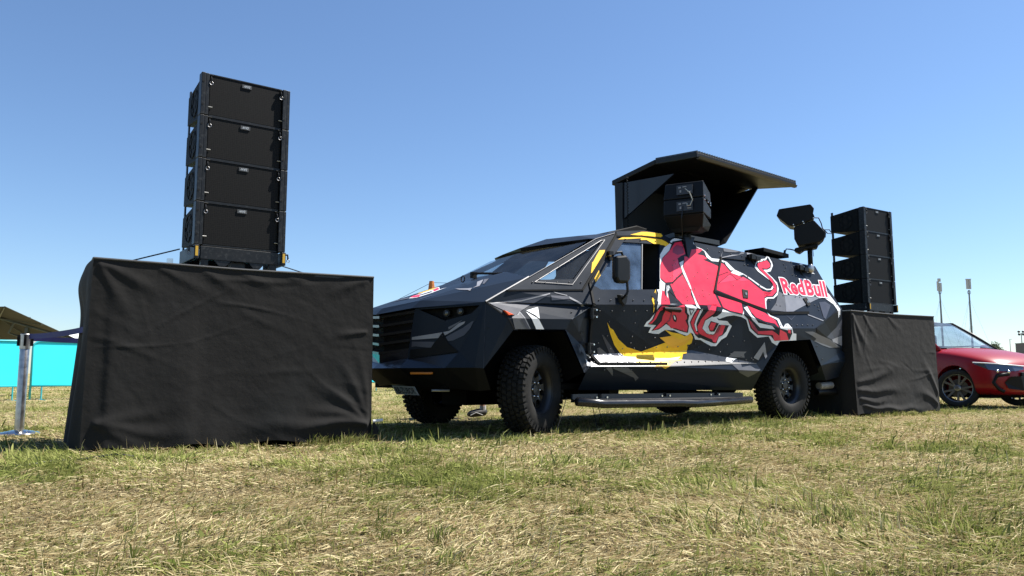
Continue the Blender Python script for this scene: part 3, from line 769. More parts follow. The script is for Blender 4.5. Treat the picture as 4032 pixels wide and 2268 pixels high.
def mir(p):
    return (p[0], 2 * VC - p[1], p[2])
def tessel(loops):
    """loops: [outer, hole...] of 3D points, flattened in u,z -> list of triangles (3D)"""
    flat = [p for l in loops for p in l]
    t = tessellate_polygon([[Vector((p[0], p[2], 0)) for p in l] for l in loops])
    return [[flat[i] for i in tr] for tr in t]
SIDE_TRIS = []
def side_panel(name, faces, label=None, thick=0.0, parent=truck, material=None):
    for s in (0, 1):
        mb = MB()
        for fn in faces:
            loops = [[TP[n] for n in TF[fn]]] + TH.get(fn, [])
            for tr in tessel(loops):
                a, b, c = (Vector(p) for p in tr)
                if (b - a).cross(c - a).y > 0:
                    tr = [tr[0], tr[2], tr[1]]
                if s == 0:
                    SIDE_TRIS.append(tr)
                    mb.poly(tr)
                else:
                    mb.poly([mir(p) for p in tr][::-1])
        me_o = mb.build(name, material or M_PAINT, parent, normals=False)
        bm = bmesh.new()
        bm.from_mesh(me_o.data)
        bmesh.ops.remove_doubles(bm, verts=bm.verts, dist=0.0005)
        bm.to_mesh(me_o.data)
        bm.free()
        if thick:
            so = me_o.modifiers.new('thickness', 'SOLIDIFY')
            so.thickness = thick
            so.offset = -1
        if s == 0:
            first = me_o
    return first
side_panel('front_fender', ['fender_upper', 'fender_band', 'fender_front', 'fender_rear'])
side_panel('pillar_panel', ['pillar'], thick=0.03)
DOOR = side_panel('door', ['door_upper', 'door_lower'], thick=0.035)
side_panel('hull_side', ['hull_upper', 'hull_lower', 'hull_arch', 'arch_band'])
side_panel('rear_quarter', ['rear_quarter'])
side_panel('roof_rail', ['roof_rail'])
side_panel('rocker_strip', ['strip'], material=mat('strip_grey', (0.030, 0.033, 0.040), 0.4, var=0.15, dirt=(0.07, 0.065, 0.06), damount=0.15))
side_panel('sill', ['sill_upper', 'sill_lower'])

# ---- decal machinery: flat vinyl cut along the panel facets
def clip(poly, tri):
    def cr(a, b, p):
        return (b[0] - a[0]) * (p[1] - a[1]) - (b[1] - a[1]) * (p[0] - a[0])
    if cr(tri[0], tri[1], tri[2]) < 0:
        tri = tri[::-1]
    for i in range(3):
        a, b = tri[i], tri[(i + 1) % 3]
        out = []
        for k in range(len(poly)):
            p, q = poly[k - 1], poly[k]
            cp, cq = cr(a, b, p), cr(a, b, q)
            if (cp >= 0) != (cq >= 0):
                t = cp / (cp - cq)
                out.append((p[0] + t * (q[0] - p[0]), p[1] + t * (q[1] - p[1])))
            if cq >= 0:
                out.append(q)
        poly = out
        if len(poly) < 3:
            return []
    return poly
def lay_polys(mb, polys, tris, ax, off, out_axis):
    """polys: convex 2D polygons in axes ax; tris: 3D surface triangles"""
    for tr in tris:
        a, b, c = (Vector(p) for p in tr)
        n = (b - a).cross(c - a).normalized()
        if n.dot(out_axis) < 0:
            n = -n
        t2 = [(p[ax[0]], p[ax[1]]) for p in tr]
        det = (t2[1][0] - t2[0][0]) * (t2[2][1] - t2[0][1]) - (t2[2][0] - t2[0][0]) * (t2[1][1] - t2[0][1])
        if abs(det) < 1e-7:
            continue
        lo = (min(p[0] for p in t2), min(p[1] for p in t2))
        hi = (max(p[0] for p in t2), max(p[1] for p in t2))
        for pl in polys:
            if max(p[0] for p in pl) < lo[0] or min(p[0] for p in pl) > hi[0] or max(p[1] for p in pl) < lo[1] or min(p[1] for p in pl) > hi[1]:
                continue
            q = clip(list(pl), t2)
            if len(q) < 3:
                continue
            pts = []
            for x, y in q:
                w1 = ((x - t2[0][0]) * (t2[2][1] - t2[0][1]) - (t2[2][0] - t2[0][0]) * (y - t2[0][1])) / det
                w2 = ((t2[1][0] - t2[0][0]) * (y - t2[0][1]) - (x - t2[0][0]) * (t2[1][1] - t2[0][1])) / det
                pts.append(a + (b - a) * w1 + (c - a) * w2 + n * off)
            mb.poly(pts)
def tri2(poly):
    t = tessellate_polygon([[Vector((p[0], p[1], 0)) for p in poly]])
    return [[poly[i] for i in tr] for tr in t]
def decals(name, items, tris, ax, out_axis, parent, order='wnrmqyogsplk', base=0.003):
    cols = [c for c in order if any(i[0] == c for i in items)]
    mb = MB()
    for col, lay, pts in items:
        mb.mi = cols.index(col)
        lay_polys(mb, tri2(pts), tris, ax, base + 0.0016 * lay, out_axis)
    return mb.build(name, [DMAT[c] for c in cols], parent, normals=False)
OUT = Vector((0, -1, 0))
bull = [d for i, d in enumerate(DEC) if d[0] in 'wnrmq' and i < NBULL]
o = decals('bull_emblem', bull, SIDE_TRIS, (0, 2), OUT, truck)
o['label'] = 'leaping red bull with white and dark outline'
for d in DEC[NBULL:]:
    if d[0] in 'yo':
        decals('yellow_flash', [d], SIDE_TRIS, (0, 2), OUT, truck)
for d in DEC[NBULL:]:
    if d[0] not in 'yo':
        decals('camouflage_or_lit_facet', [d], SIDE_TRIS, (0, 2), OUT, truck)  # camouflage, plus greys that paint lit facets of hatch and rear
# lettering
def lettering():
    (x0, y0), (x1, y1), (x2, y2), (x3, y3) = TXTQ
    rows = []
    for off, matn, lay in ((0.085, 'w', 4), (0.034, 'r', 5)):
        parts = []
        xx = 0.0
        # letters set tightly, one by one
        sizes = [('R', 0.0), ('e', 0.62), ('d', 1.13), ('B', 1.70), ('u', 2.32), ('l', 2.83), ('l', 3.08)]
        for ch, adv in sizes:
            V_, F_ = text_mesh(ch, 1.0, off)
            parts.append(([(v[0] + adv, v[1]) for v in V_], F_))
        allx = [(v[0], v[1]) for V_, F_ in parts for v in V_]
        if matn == 'w':
            X0, X1, Y0, Y1 = -0.02, 3.30, 0.0, 0.73
        mb = MB()
        for V_, F_ in parts:
            m_ = {}
            for k, (x, y) in enumerate(V_):
                s, t = (x - X0) / (X1 - X0), (y - Y0) / (Y1 - Y0)
                u = (x0 * (1 - s) + x1 * s) * (1 - t) + (x3 * (1 - s) + x2 * s) * t
                z = (y0 * (1 - s) + y1 * s) * (1 - t) + (y3 * (1 - s) + y2 * s) * t
                m_[k] = (u, z)
            polys = []
            for f in F_:
                polys += tri2([m_[i] for i in f]) if len(f) > 3 else [[m_[i] for i in f]]
            lay_polys(mb, polys, SIDE_TRIS, (0, 2), 0.003 + 0.0016 * lay, OUT)
        ob = mb.build('lettering' if matn == 'r' else 'lettering_outline', DMAT[matn], truck if matn == 'r' else rows[0] if rows else truck, normals=False)
        rows.append(ob)
    rows[1]['label'] = 'red brand lettering with white outline'
    rows[0].parent = rows[1]
lettering()

# ---- nose, hood, windscreen, roof
def both(mb, *polys):
    for p in polys:
        mb.poly(p)
        mb.poly([mir(q) for q in p][::-1])
C = lambda u, z: (u, VC, z)
HCn, LIP5, PYR = TP['HC'], TP['LIP5'], TP['P']
GT, G8 = (-1.107, 0.44, 1.232), (-1.15, 0.50, 0.745)
HF = (-1.113, 0.443, 1.245)
LN, L3, L4 = (-1.255, 0.48, 0.65), (-0.965, 0.09, 0.65), (-0.80, -0.17, 0.65)
WBn = TP['AP0']
HBc = C(0.05, 1.70)
NBk = (-0.02, 0.42, 1.685)
# hood
mb = MB()
HFc, N1c = C(-1.275, 1.200), C(-1.205, 1.268)
HF = (-1.145, 0.435, 1.238)
both(mb, [N1c, N1, NBk, HBc], [HFc, HF, N1, N1c], [N1, HCn, WBn, NBk], [HF, (HCn[0] - 0.01, HCn[1], HCn[2] - 0.02), HCn, N1])
both(mb, [HFc, HF, (-1.10, 0.47, 1.232), C(-1.19, 1.195)], [HF, (HCn[0] - 0.01, HCn[1], HCn[2] - 0.02), (HCn[0] + 0.05, HCn[1] + 0.05, HCn[2] - 0.02), (-1.06, 0.47, 1.232)])
hood = mb.build('hood', M_PAINT, truck)
HOOD_T = [[N1c, N1, NBk], [N1c, NBk, HBc], [mir(N1c), mir(N1), mir(NBk)], [N1c, mir(NBk), HBc]]
HSIDE_T = [[N1, HCn, WBn], [N1, WBn, NBk]]
UPV = Vector((0, 0, 1))
for d in HDEC:
    decals('hood_emblem', [d], HOOD_T, (0, 1), UPV, hood)
for d in HSDEC:
    decals('hood_shape', [d], HSIDE_T, (0, 1), UPV, hood)
# bright bare edge along hood side
MB().tube([HCn, WBn], 0.012, 6).build('hood_edge', M_EDGE, hood)
# fascia with headlamp opening
mb, mbf = MB(), MB()
fas = [GT, HCn, PYR, G8]
hl = [Vector(p) for p in HEADL]
flat = fas + [tuple(p) for p in hl]
FT_ = []
for tr in tessellate_polygon([[Vector((p[1], p[2], 0)) for p in fas], [Vector((p[1], p[2], 0)) for p in hl]]):
    t = [flat[i] for i in tr]
    FT_.append(t)
    mb.poly(t)
    mbf.poly([mir(p) for p in t])
for t in ([HCn, LIP5, L4, PYR], [PYR, L4, L3]):
    mb.poly(t)
    mbf.poly([mir(p) for p in t])
fascia = mb.build('front_fascia', M_PAINT, truck)
for fo in (fascia, mbf.build('front_fascia', M_PAINT, truck)):
    so = fo.modifiers.new('thickness', 'SOLIDIFY')
    so.thickness = 0.02
    so.offset = 0
FS_ = [[GT, HCn, PYR], [GT, PYR, G8]]
for d in FDEC:
    decals('fascia_stripe_or_recess', [d], FS_, (1, 2), Vector((-1, -0.6, 0)), fascia, base=0.014)  # stripes, plus a black piece painting the dark recess above the bumper
for s in (0, 1):
    f = (lambda p: p) if s == 0 else mir
    hlp = [f(tuple(p)) for p in hl]
    c0 = sum((Vector(p) for p in hlp), Vector()) / 4
    inn = Vector((0.62, 0.42 if s == 0 else -0.42, 0)).normalized() * 0.10
    mb = MB()
    for k in range(4):
        a, b = Vector(hlp[k]), Vector(hlp[(k + 1) % 4])
        mb.poly([a, b, b + inn, a + inn])
    mb.poly([Vector(p) + inn for p in hlp])
    hb = mb.build('headlamp', M_TRIM, truck)
    e0, e1 = Vector(hlp[3]).lerp(Vector(hlp[0]), 0.35), Vector(hlp[1])
    for k, t in enumerate((0.32, 0.62)):
        p = Vector(hlp[0]).lerp(Vector(hlp[1]), t) * 0.55 + Vector(hlp[3]).lerp(Vector(hlp[2]), t) * 0.45 + inn * 0.5
        m2 = MB()
        d = -inn.normalized()
        m2.tube([p - d * 0.03, p + d * 0.02], 0.036, 14)
        m2.mi = 1
        m2.tube([p + d * 0.02, p + d * 0.034, p + d * 0.04], 0.03, 14, rad=[0.029, 0.024, 0.006])
        m2.build('lamp_lens', [M_BLACK, mat('lamp_glass', (0.05, 0.055, 0.06), 0.1, 0.3, coat=0.5)], hb)
# grille : five bars, mesh behind
gm = mat('grille_mesh', (0.004, 0.004, 0.005), 0.9, bump=1.0, bscale=400)
mb = MB()
RT, RB = (-1.20, VC, 1.20), (-1.19, VC, 0.80)
both(mb, [(-1.19, VC, 1.20), (-1.07, 0.46, 1.23), (-1.09, 0.50, 0.83), (-1.18, VC, 0.79)])
mb.build('grille_mesh', gm, truck)
for k in range(5):
    t = k / 4.0
    zc, zn = 1.172 - t * 0.372, 1.205 - t * 0.372
    vn = 0.445 + 0.055 * t
    mb = MB()
    for s in (1, -1):
        f = (lambda p: p) if s == 1 else mir
        A = [f(p) for p in ((-1.238, VC, zc - 0.012), (-1.238, VC, zc + 0.014), (-1.17, VC, zc + 0.014), (-1.17, VC, zc - 0.012))]
        B = [f(p) for p in ((-1.112 - 0.02 * t, vn, zn - 0.012), (-1.112 - 0.02 * t, vn, zn + 0.014), (-1.06, vn, zn + 0.014), (-1.06, vn, zn - 0.012))]
        mb.hexa(A, B)
    mb.build('grille_bar', mat('grille_bar', (0.03, 0.032, 0.034), 0.3, 0.3), truck)
gsq = [(-1.112, 0.44, 1.235), (-1.14, 0.50, 0.83), (-1.09, 0.52, 0.83), (-1.06, 0.46, 1.235)]
MB().poly(gsq).build('grille_surround', M_BLACK, truck)
MB().poly([mir(p) for p in gsq]).build('grille_surround', M_BLACK, truck)
# lower nose panel and bumper
mb = MB()
RBt, RBb, LC = C(-1.228, 0.802), C(-1.226, 0.70), C(-1.29, 0.65)
both(mb, [RBt, (-1.135, 0.505, 0.835), G8, RBb], [RBb, G8, LN, LC], [G8, PYR, L3, LN])
mb.build('bumper', mat('bumper_gloss', (0.009, 0.0125, 0.020), 0.2, spec=0.55, var=0.1, dirt=(0.05, 0.05, 0.05), damount=0.08), truck)
mb = MB()
b1, b2, b3, b4, b5 = C(-1.06, 0.49), (-1.00, 0.52, 0.47), (-0.82, 0.18, 0.45), (-0.70, -0.08, 0.43), (-0.60, -0.14, 0.44)
both(mb, [LC, LN, b2, b1], [LN, L3, b3, b2], [L3, L4, b4, b3], [L4, LIP5, b5, b4], [b1, b2, b3, b4, b5, (-0.5, 0.25, 0.44), C(-0.5, 0.44)])
mb.build('lower_valance', mat('valance_black', (0.005, 0.005, 0.0055), 0.6, spec=0.12), truck)
MB().tube([(-1.175, 0.395, 0.6), (-1.04, 0.205, 0.6)], 0.012, 8).build('amber_light_bar', M_AMBER, truck)
MB().tube([(-1.175, 2 * VC - 0.395, 0.6), (-1.04, 2 * VC - 0.205, 0.6)], 0.012, 8).build('amber_light_bar', M_AMBER, truck)
a, b = Vector(ACC['hook'][0]), Vector(ACC['hook'][1])
MB().tube([a, b], 0.012, 8).build('tow_bar', M_ALU, truck)
MB().tube([(-1.0, VC - 0.3, 0.5), (-1.0, VC + 0.35, 0.5)], 0.02, 8).build('cross_bar', M_ALU, truck)
# licence plate
pl = [Vector(p) for p in ACC['plate']]
mb = MB()
nrm = (pl[1] - pl[0]).cross(pl[3] - pl[0]).normalized()
if nrm.x > 0:
    nrm = -nrm
mb.hexa([p - nrm * 0.006 for p in pl], pl)
plate = mb.build('licence_plate', mat('plate_white', (0.2, 0.205, 0.2), 0.4, var=0.05), truck)
mb = MB()
V_, F_ = text_mesh('RB-ZUBOR', 1.0, 0.01)
X1 = max(v[0] for v in V_)
for f in F_:
    pts = []
    for i in f:
        s, t = 0.06 + 0.88 * V_[i][0] / X1, 0.84 - 0.68 * V_[i][1] / 0.73
        pts.append(pl[0].lerp(pl[1], s).lerp(pl[3].lerp(pl[2], s), t) + nrm * 0.002)
    mb.poly(pts)
mb.build('plate_lettering', M_TRIM, plate)
# windscreen
WTn = (0.80, 0.03, 2.045)
WTc = C(0.52, 2.00)
mb = MB()
both(mb, [(WBn[0] + 0.02, WBn[1] + 0.06, WBn[2] - 0.005), C(0.03, 1.685), WTc, WTn])
mb.build('windscreen', glass_mat('windscreen_glass', (0.55, 0.60, 0.65), 0.02, ior=0.32), truck)
# cab roof with brow
VB, VN = C(0.58, 2.075), (0.84, 0.07, 2.085)
RC1, RC2, RC3, RC4 = C(0.98, 2.225), C(1.5, 2.30), C(2.25, 2.34), C(5.25, 2.24)
mb = MB()
m1, m2 = (0.74, 0.40, 2.085), (1.02, 0.42, 2.19)
both(mb, [VB, m1, m2, RC1], [m1, VN, TP['AP1'], m2], [RC1, m2, (1.5, 0.5, 2.28), RC2], [m2, TP['AP1'], TP['AP2'], TP['RR0'], (1.5, 0.5, 2.28)],
     [RC2, (1.5, 0.5, 2.28), (2.25, 0.5, 2.325), RC3], [(1.5, 0.5, 2.28), TP['RR0'], TP['RR1'], TP['RR2'], (2.25, 0.5, 2.325)])
mb.build('cab_roof', M_PAINT, truck)
mb = MB()
both(mb, [VB, m1, (0.78, 0.40, 2.05), C(0.60, 2.035)], [m1, VN, (0.86, 0.07, 2.05), (0.78, 0.40, 2.05)], [C(0.60, 2.035), (0.78, 0.40, 2.05), (1.0, 0.4, 2.1), C(0.95, 2.1)], [(0.78, 0.40, 2.05), (0.86, 0.07, 2.05), TP['AP1'], (1.0, 0.4, 2.1)])
mb.build('roof_brow', M_BLACK, truck)
mb = MB()
both(mb, [RC3, (2.25, 0.5, 2.325), (5.2, 0.5, 2.22), RC4], [(2.25, 0.5, 2.325), TP['RR3'], TP['HT1'], TP['E0'], (5.2, 0.5, 2.22)])
mb.build('hull_roof', M_PAINT, truck)
# rear face and bumper
mb = MB()
E = [TP['E0'], TP['E1'], TP['E2'], TP['E3']]
both(mb, [E[0], E[1], C(5.45, 1.9), C(5.36, 2.2)], [E[1], E[2], C(5.6, 1.52), C(5.45, 1.9)], [E[2], E[3], C(5.62, 0.92), C(5.6, 1.52)])
mb.build('rear_doors', M_PAINT, truck)
mb = MB()
B1, B2, B3, B4, B5, B6 = (TP[k] for k in ('BP1', 'BP2', 'BP3', 'BP4', 'BP5', 'BP6'))
RA2 = TP['RA2']
both(mb, [E[3], B1, B5, TP['RA2']], [B5, B1, B2, B6], [B6, B2, B3, B4], [RA2, B5, B6, B4], [E[3], C(5.66, 0.93), C(5.80, 0.84), B1], [B1, C(5.80, 0.84), C(5.81, 0.78), B2], [B2, C(5.81, 0.78), C(5.70, 0.55), B3],
     [RA2, B4, (5.0, 0.1, 0.5), (4.85, 0.05, 0.7)])
mb.build('rear_bumper', M_PAINT, truck)

# ---- glazing in the side
g2 = glass_mat('side_glass', (0.55, 0.61, 0.65), 0.03, ior=0.5)
g4 = glass_mat('darkened_far_glass', (0.05, 0.055, 0.06), 0.03)  # far door pane darkened so the cab interior reads dark
g3 = glass_mat('dusty_sky_glass', (0.7, 0.76, 0.8), 0.36, (0.14, 0.22, 0.36))  # blue film: dust with the sky's reflection put into its colour
for s in (0, 1):
    f = (lambda p: p) if s == 0 else mir
    q = TH['pillar'][0]
    MB().poly([f((p[0], p[1] + 0.022, p[2])) for p in q]).build('quarter_window', g2, truck)
    q = TH['door_upper'][0]
    rear = Vector(q[1]).lerp(Vector(q[0]), 0.47), Vector(q[2]).lerp(Vector(q[3]), 0.30)
    MB().poly([f((p[0], p[1] + 0.02, p[2])) for p in (q[0], rear[0], rear[1], q[3], q[4])]).build('door_window', g3 if s == 0 else g4, truck)
    fm_ = MB()
    fm_.tube([f((rear[0][0], rear[0][1] + 0.015, rear[0][2])), f((rear[1][0], rear[1][1] + 0.015, rear[1][2]))], 0.009, 6)
    fm_.build('window_bar', M_EDGE, truck)
# window trims (thin bare metal lines)
def offset_loop(q, d):
    c = sum((Vector(p) for p in q), Vector()) / len(q)
    return [Vector(p) + (Vector(p) - c).normalized() * d for p in q]
lp = offset_loop(TH['pillar'][0], 0.075)
MB().tube([p + Vector((0, -0.008, 0)) for p in lp + lp[:1]], 0.0035, 5).build('window_trim', M_EDGE, truck)
MB().tube([Vector(TP['AP0']) + Vector((0, -0.006, 0.0)), Vector(TP['AP1']) + Vector((0, -0.006, 0)), Vector(TP['AP2']) + Vector((0, -0.006, 0))], 0.004, 5).build('pillar_edge', M_EDGE, truck)

# ---- black strips standing in for the shadow in door and hatch gaps
def strip(name, pts, wdt, parent=truck, material=M_TRIM, lift=0.012):
    mb = MB()
    for a, b in zip(pts, pts[1:]):
        a, b = Vector(a) + Vector((0, -lift, 0)), Vector(b) + Vector((0, -lift, 0))
        d = (b - a).normalized()
        n = d.cross(Vector((0, 1, 0))).normalized() * wdt / 2
        a, b = a - d * wdt * 0.35, b + d * wdt * 0.35
        mb.hexa([a - n + Vector((0, 0.03, 0)), a + n + Vector((0, 0.03, 0)), b + n + Vector((0, 0.03, 0)), b - n + Vector((0, 0.03, 0))], [a - n, a + n, b + n, b - n])
    return mb.build(name, material, parent)
strip('door_gap_shade', ACC['door_gap_line'], 0.03)
0 and strip('door_gap', ACC['doorrear'][:2] + [Vector(ACC['doorrear'][1]).lerp(Vector(ACC['doorrear'][2]), 0.98)], 0.0035, lift=0.0135)
strip('roof_gap', ACC['doortop'], 0.016)
strip('fender_seam', ACC['pillgap'][:2], 0.016)
strip('pillar_gap', ACC['pillgap'][1:], 0.022)
strip('hatch_gap_shade', ACC['hatch'][:2], 0.028, lift=0.02)
strip('hatch_gap_shade', ACC['hatch'][1:5], 0.036, lift=0.018)
strip('hatch_seam', ACC['hatchtop'][:2], 0.006, lift=0.014)
strip('fender_seam', [TP['HC'], TP['FLF'], TP['AFt']], 0.012, lift=0.004)
strip('fender_seam', [TP['FLR'], TP['FR']], 0.006, material=M_EDGE, lift=0.006)
strip('strip_edge', [TP['B0'], TP['B1'], TP['S2']], 0.007, material=M_EDGE, lift=0.006)
# hinges, handle, latches, hatch hinges, work lamp
for p in ACC['hing']:
    MB().box((p[0] + 0.02, p[1] + 0.02, p[2]), (0.085, 0.05, 0.028)).build('hinge', M_BLACK, truck, bevel=0.004)
    MB().tube([(p[0] + 0.055, p[1] - 0.006, p[2]), (p[0] + 0.055, p[1] - 0.014, p[2])], 0.009, 8).build('hinge_bolt', M_CHROME, truck)
for k in (0, 2):
    a, b = Vector(ACC['hing'][k]), Vector(ACC['hing'][k + 1])
    MB().tube([a + Vector((0.0, 0.01, 0.02)), b + Vector((0.0, 0.01, -0.02))], 0.022, 8).build('hinge_barrel', M_BLACK, truck)
a, b = Vector(ACC['handle'][0]), Vector(ACC['handle'][1])
hd_ = MB().tube([a + Vector((0, -0.03, 0)), b + Vector((0, -0.04, 0))], 0.026, 8, rad=[0.02, 0.03]).build('door_handle', M_BLACK, truck)
MB().tube([b + Vector((0, -0.04, 0)), b + Vector((0.02, -0.042, 0))], 0.014, 8).build('lock_button', M_CHROME, hd_)
for key in ('latch1', 'latch2'):
    q = [Vector(p) for p in ACC[key]]
    lt = MB().hexa([p + Vector((0, 0.01, 0)) for p in q], [p + Vector((0, -0.018, 0)) for p in q]).build('hatch_latch', M_TRIM, truck, bevel=0.004)
    c0 = sum(q, Vector()) / 4
    MB().tube([c0 + Vector((0, -0.017, 0)), c0 + Vector((0, -0.028, 0))], 0.018, 10).build('latch_knob', M_ALU, lt)
for key in ('hinge1', 'hinge2'):
    a, b = Vector(ACC[key][0]), Vector(ACC[key][1])
    mb = MB().box((a + b) / 2 + Vector((0, -0.03, 0)), ((b - a).length, 0.05, 0.05), Matrix.Rotation(0.08, 3, 'Y'))
    mb.box(a.lerp(b, 0.3) + Vector((0, -0.05, 0.0)), (0.09, 0.05, 0.075)).box(a.lerp(b, 0.72) + Vector((0, -0.05, -0.005)), (0.10, 0.05, 0.06))
    ho = mb.build('hatch_hinge', M_BLACK, truck, bevel=0.006)
    MB().tube([a.lerp(b, 0.35) + Vector((0, -0.03, -0.03)), a.lerp(b, 0.6) + Vector((0, -0.035, -0.13)), a.lerp(b, 0.75) + Vector((0, -0.02, -0.12))], 0.01, 6).build('hinge_arm', M_TRIM, ho)
p = Vector(ACC['lamp'])
wl = MB().lathe([(0.0, -0.07), (0.05, -0.068), (0.068, -0.05), (0.06, 0.0), (0.0, 0.01)], 16, 'Y', tuple(p)).build('work_lamp', M_ALU, truck, smooth=True)
mk = [Vector((q[0], 0, q[1])) for q in ACC['marker']]
for q in mk:
    q.y = -0.265 + 0.24 * (q.z - 1.12)
MB().hexa([q + Vector((0, 0.02, 0)) for q in mk], [q + Vector((0, -0.022, 0)) for q in mk]).build('side_marker', M_ORANGE, truck, bevel=0.004)

# ---- mirror
for s in (0, 1):
    f = (lambda p: Vector(p)) if s == 0 else (lambda p: Vector(mir(p)))
    out = Vector((0, -0.05 if s == 0 else 0.05, 0))
    q = [f(p) for p in ACC['mirror']]
    rt = thing_p = bpy.data.objects.new('wing_mirror', None)
    COL.objects.link(rt)
    rt.parent = truck
    MB().hexa([p - out + Vector((0.02, 0, 0)) for p in q], [p + out for p in q]).build('mirror_shell', M_BLACK, rt, bevel=0.025)
    arm = [f(ACC['mirtop'])] + [f(p) + out * 1.3 for p in ACC['mirarm']] + [f(ACC['mirbase'])]
    MB().tube(arm, 0.014, 8).build('mirror_arm', M_BLACK, rt)
    b0 = f(ACC['mirbase'])
    MB().hexa([b0 + Vector((-0.07, 0, 0.05)), b0 + Vector((0.07, 0, 0.05)), b0 + Vector((0.05, 0, -0.06)), b0 + Vector((0.0, 0, -0.09)), b0 + Vector((-0.05, 0, -0.05))],
              [b0 + out * 0.9 + Vector(k) for k in ((-0.05, 0, 0.04), (0.05, 0, 0.04), (0.03, 0, -0.04), (0.0, 0, -0.06), (-0.03, 0, -0.03))]).build('mirror_foot', M_BLACK, rt)
    t0 = f(ACC['mirtop'])
    MB().box(t0 + out * 0.4, (0.06, 0.05, 0.1)).build('mirror_foot', M_BLACK, rt)

# ---- running boards
for s in (0, 1):
    f = (lambda p: Vector(p)) if s == 0 else (lambda p: Vector(mir(p)))
    rb = bpy.data.objects.new('running_board', None)
    COL.objects.link(rb)
    rb.parent = truck
    q = ACC['board']
    MB().tube([f(p) for p in q], 0.045, 12).build('step_tube', mat('step_black', (0.012, 0.012, 0.014), 0.25, var=0.2, dirt=(0.08, 0.07, 0.05), damount=0.2), rb, smooth=True)
    mb = MB()
    mb.hexa([f(p) for p in ((0.36, -0.33, 0.30), (3.08, -0.33, 0.275), (3.2, -0.16, 0.285), (0.40, -0.16, 0.31))], [f(p) for p in ((0.36, -0.33, 0.33), (3.08, -0.33, 0.30), (3.2, -0.16, 0.31), (0.40, -0.16, 0.335))])
    mb.build('tread_plate', mat('chequer_plate', (0.03, 0.03, 0.032), 0.45, 0.2, bump=1.0, bscale=90), rb)
    mb = MB()
    mb.hexa([f(p) for p in ((0.42, -0.15, 0.30), (3.22, -0.15, 0.28), (3.22, -0.12, 0.28), (0.42, -0.12, 0.30))], [f(p) for p in ((0.42, -0.15, 0.385), (3.22, -0.15, 0.36), (3.22, -0.12, 0.36), (0.42, -0.12, 0.385))])
    mb.build('step_rail', mat('rail_blue_black', (0.02, 0.026, 0.036), 0.35), rb)
    for u in (0.75, 0.9, 1.75, 1.88, 2.6, 2.75):
        MB().tube([f((u, -0.148, 0.345)), f((u, -0.162, 0.345))], 0.011, 8).build('step_bolt', M_CHROME, rb)
    for u in (0.8, 1.8, 2.7):
        MB().box(f((u, 0.0, 0.36)), (0.06, 0.3, 0.05)).build('step_bracket', M_DARK, rb)

# ---- underbody, wheel wells, cab interior
mb = MB()
mb.box((2.35, VC, 0.50), (6.2, 0.9, 0.16)).box((1.9, VC, 0.46), (3.0, 1.9, 0.06)).box((0.0, VC, 0.45), (0.12, 1.6, 0.12)).box((4.267, VC, 0.45), (0.12, 1.6, 0.12))
mb.box((-0.1, VC, 0.36), (0.45, 0.5, 0.2)).box((1.5, VC + 0.2, 0.37), (0.9, 0.5, 0.14)).box((-0.75, VC, 0.50), (0.3, 1.5, 0.12))
mb.build('chassis', M_DARK, truck)
MB().lathe([(0, -0.19), (0.14, -0.14), (0.19, 0), (0.14, 0.14), (0, 0.19)], 14, 'Y', (4.267, VC, 0.45)).build('rear_differential', M_DARK, truck, smooth=True)
MB().tube([(2.5, 0.55, 0.34), (2.9, 0.62, 0.33)], 0.15, 14).build('silencer', M_DARK, truck)
for s in (0, 1):
    f = (lambda p: p) if s == 0 else mir
    for (a, b, zt) in ((-0.70, 0.56, 1.03), (3.55, 4.86, 1.03)):
        mb = MB()
        mb.poly([f((a, 0.24, 0.45)), f((b, 0.24, 0.45)), f((b, 0.24, zt + 0.02)), f((a, 0.24, zt + 0.02))])
        mb.poly([f((a, -0.22, zt)), f((b, -0.22, zt)), f((b, 0.26, zt + 0.03)), f((a, 0.26, zt + 0.03))])
        mb.poly([f((a, -0.17, 0.66)), f((a + 0.05, 0.24, 0.45)), f((a + 0.25, 0.24, zt)), f((a + 0.28, -0.22, zt))])
        mb.poly([f((b - 0.03, -0.2, 0.61)), f((b - 0.05, 0.24, 0.45)), f((b - 0.3, 0.24, zt)), f((b - 0.32, -0.22, zt))])
        mb.build('wheel_arch_liner', M_DARK, truck)
mi = mat('cab_trim', (0.02, 0.02, 0.022), 0.8, var=0.2)
mb = MB()
mb.poly([(1.82, -0.12, 0.6), (1.82, 2.05, 0.6), (2.08, 1.80, 2.25), (2.08, 0.13, 2.25)])
mb.poly([(0.6, -0.12, 0.95), (1.82, -0.12, 0.95), (1.82, 2.05, 0.95), (0.6, 2.05, 0.95)])
mb.build('bulkhead', mi, truck)
mb = MB()
mb.hexa([(-0.1, 0.0, 1.2), (0.45, 0.0, 1.2), (0.45, 1.93, 1.2), (-0.1, 1.93, 1.2)], [(0.02, 0.02, 1.56), (0.42, 0.02, 1.53), (0.42, 1.91, 1.53), (0.02, 1.91, 1.56)])
mb.build('dashboard', mi, truck, bevel=0.02)
for v in (0.45, 1.48):
    mb = MB()
    mb.box((1.35, v, 1.12), (0.5, 0.5, 0.16)).box((1.62, v, 1.5), (0.14, 0.5, 0.7), Matrix.Rotation(0.2, 3, 'Y')).box((1.70, v, 1.93), (0.10, 0.26, 0.2))
    mb.build('seat', mat('seat_cloth', (0.015, 0.015, 0.017), 0.9), truck, bevel=0.03)
sw = MB()
sw.tube([Vector((0.62, 1.48, 1.55)) + Vector((0.10 * math.cos(a) * 0.5, 0.19 * math.sin(a), 0.17 * math.cos(a))) for a in np.linspace(0, 2 * math.pi, 25)], 0.014, 6, cap=False)
sw.build('steering_wheel', mi, truck)
MB().tube([(0.66, VC - 0.35, 1.97), (0.62, VC, 1.93), (0.66, VC + 0.3, 1.97)], 0.02, 6).build('sun_visor', mi, truck)

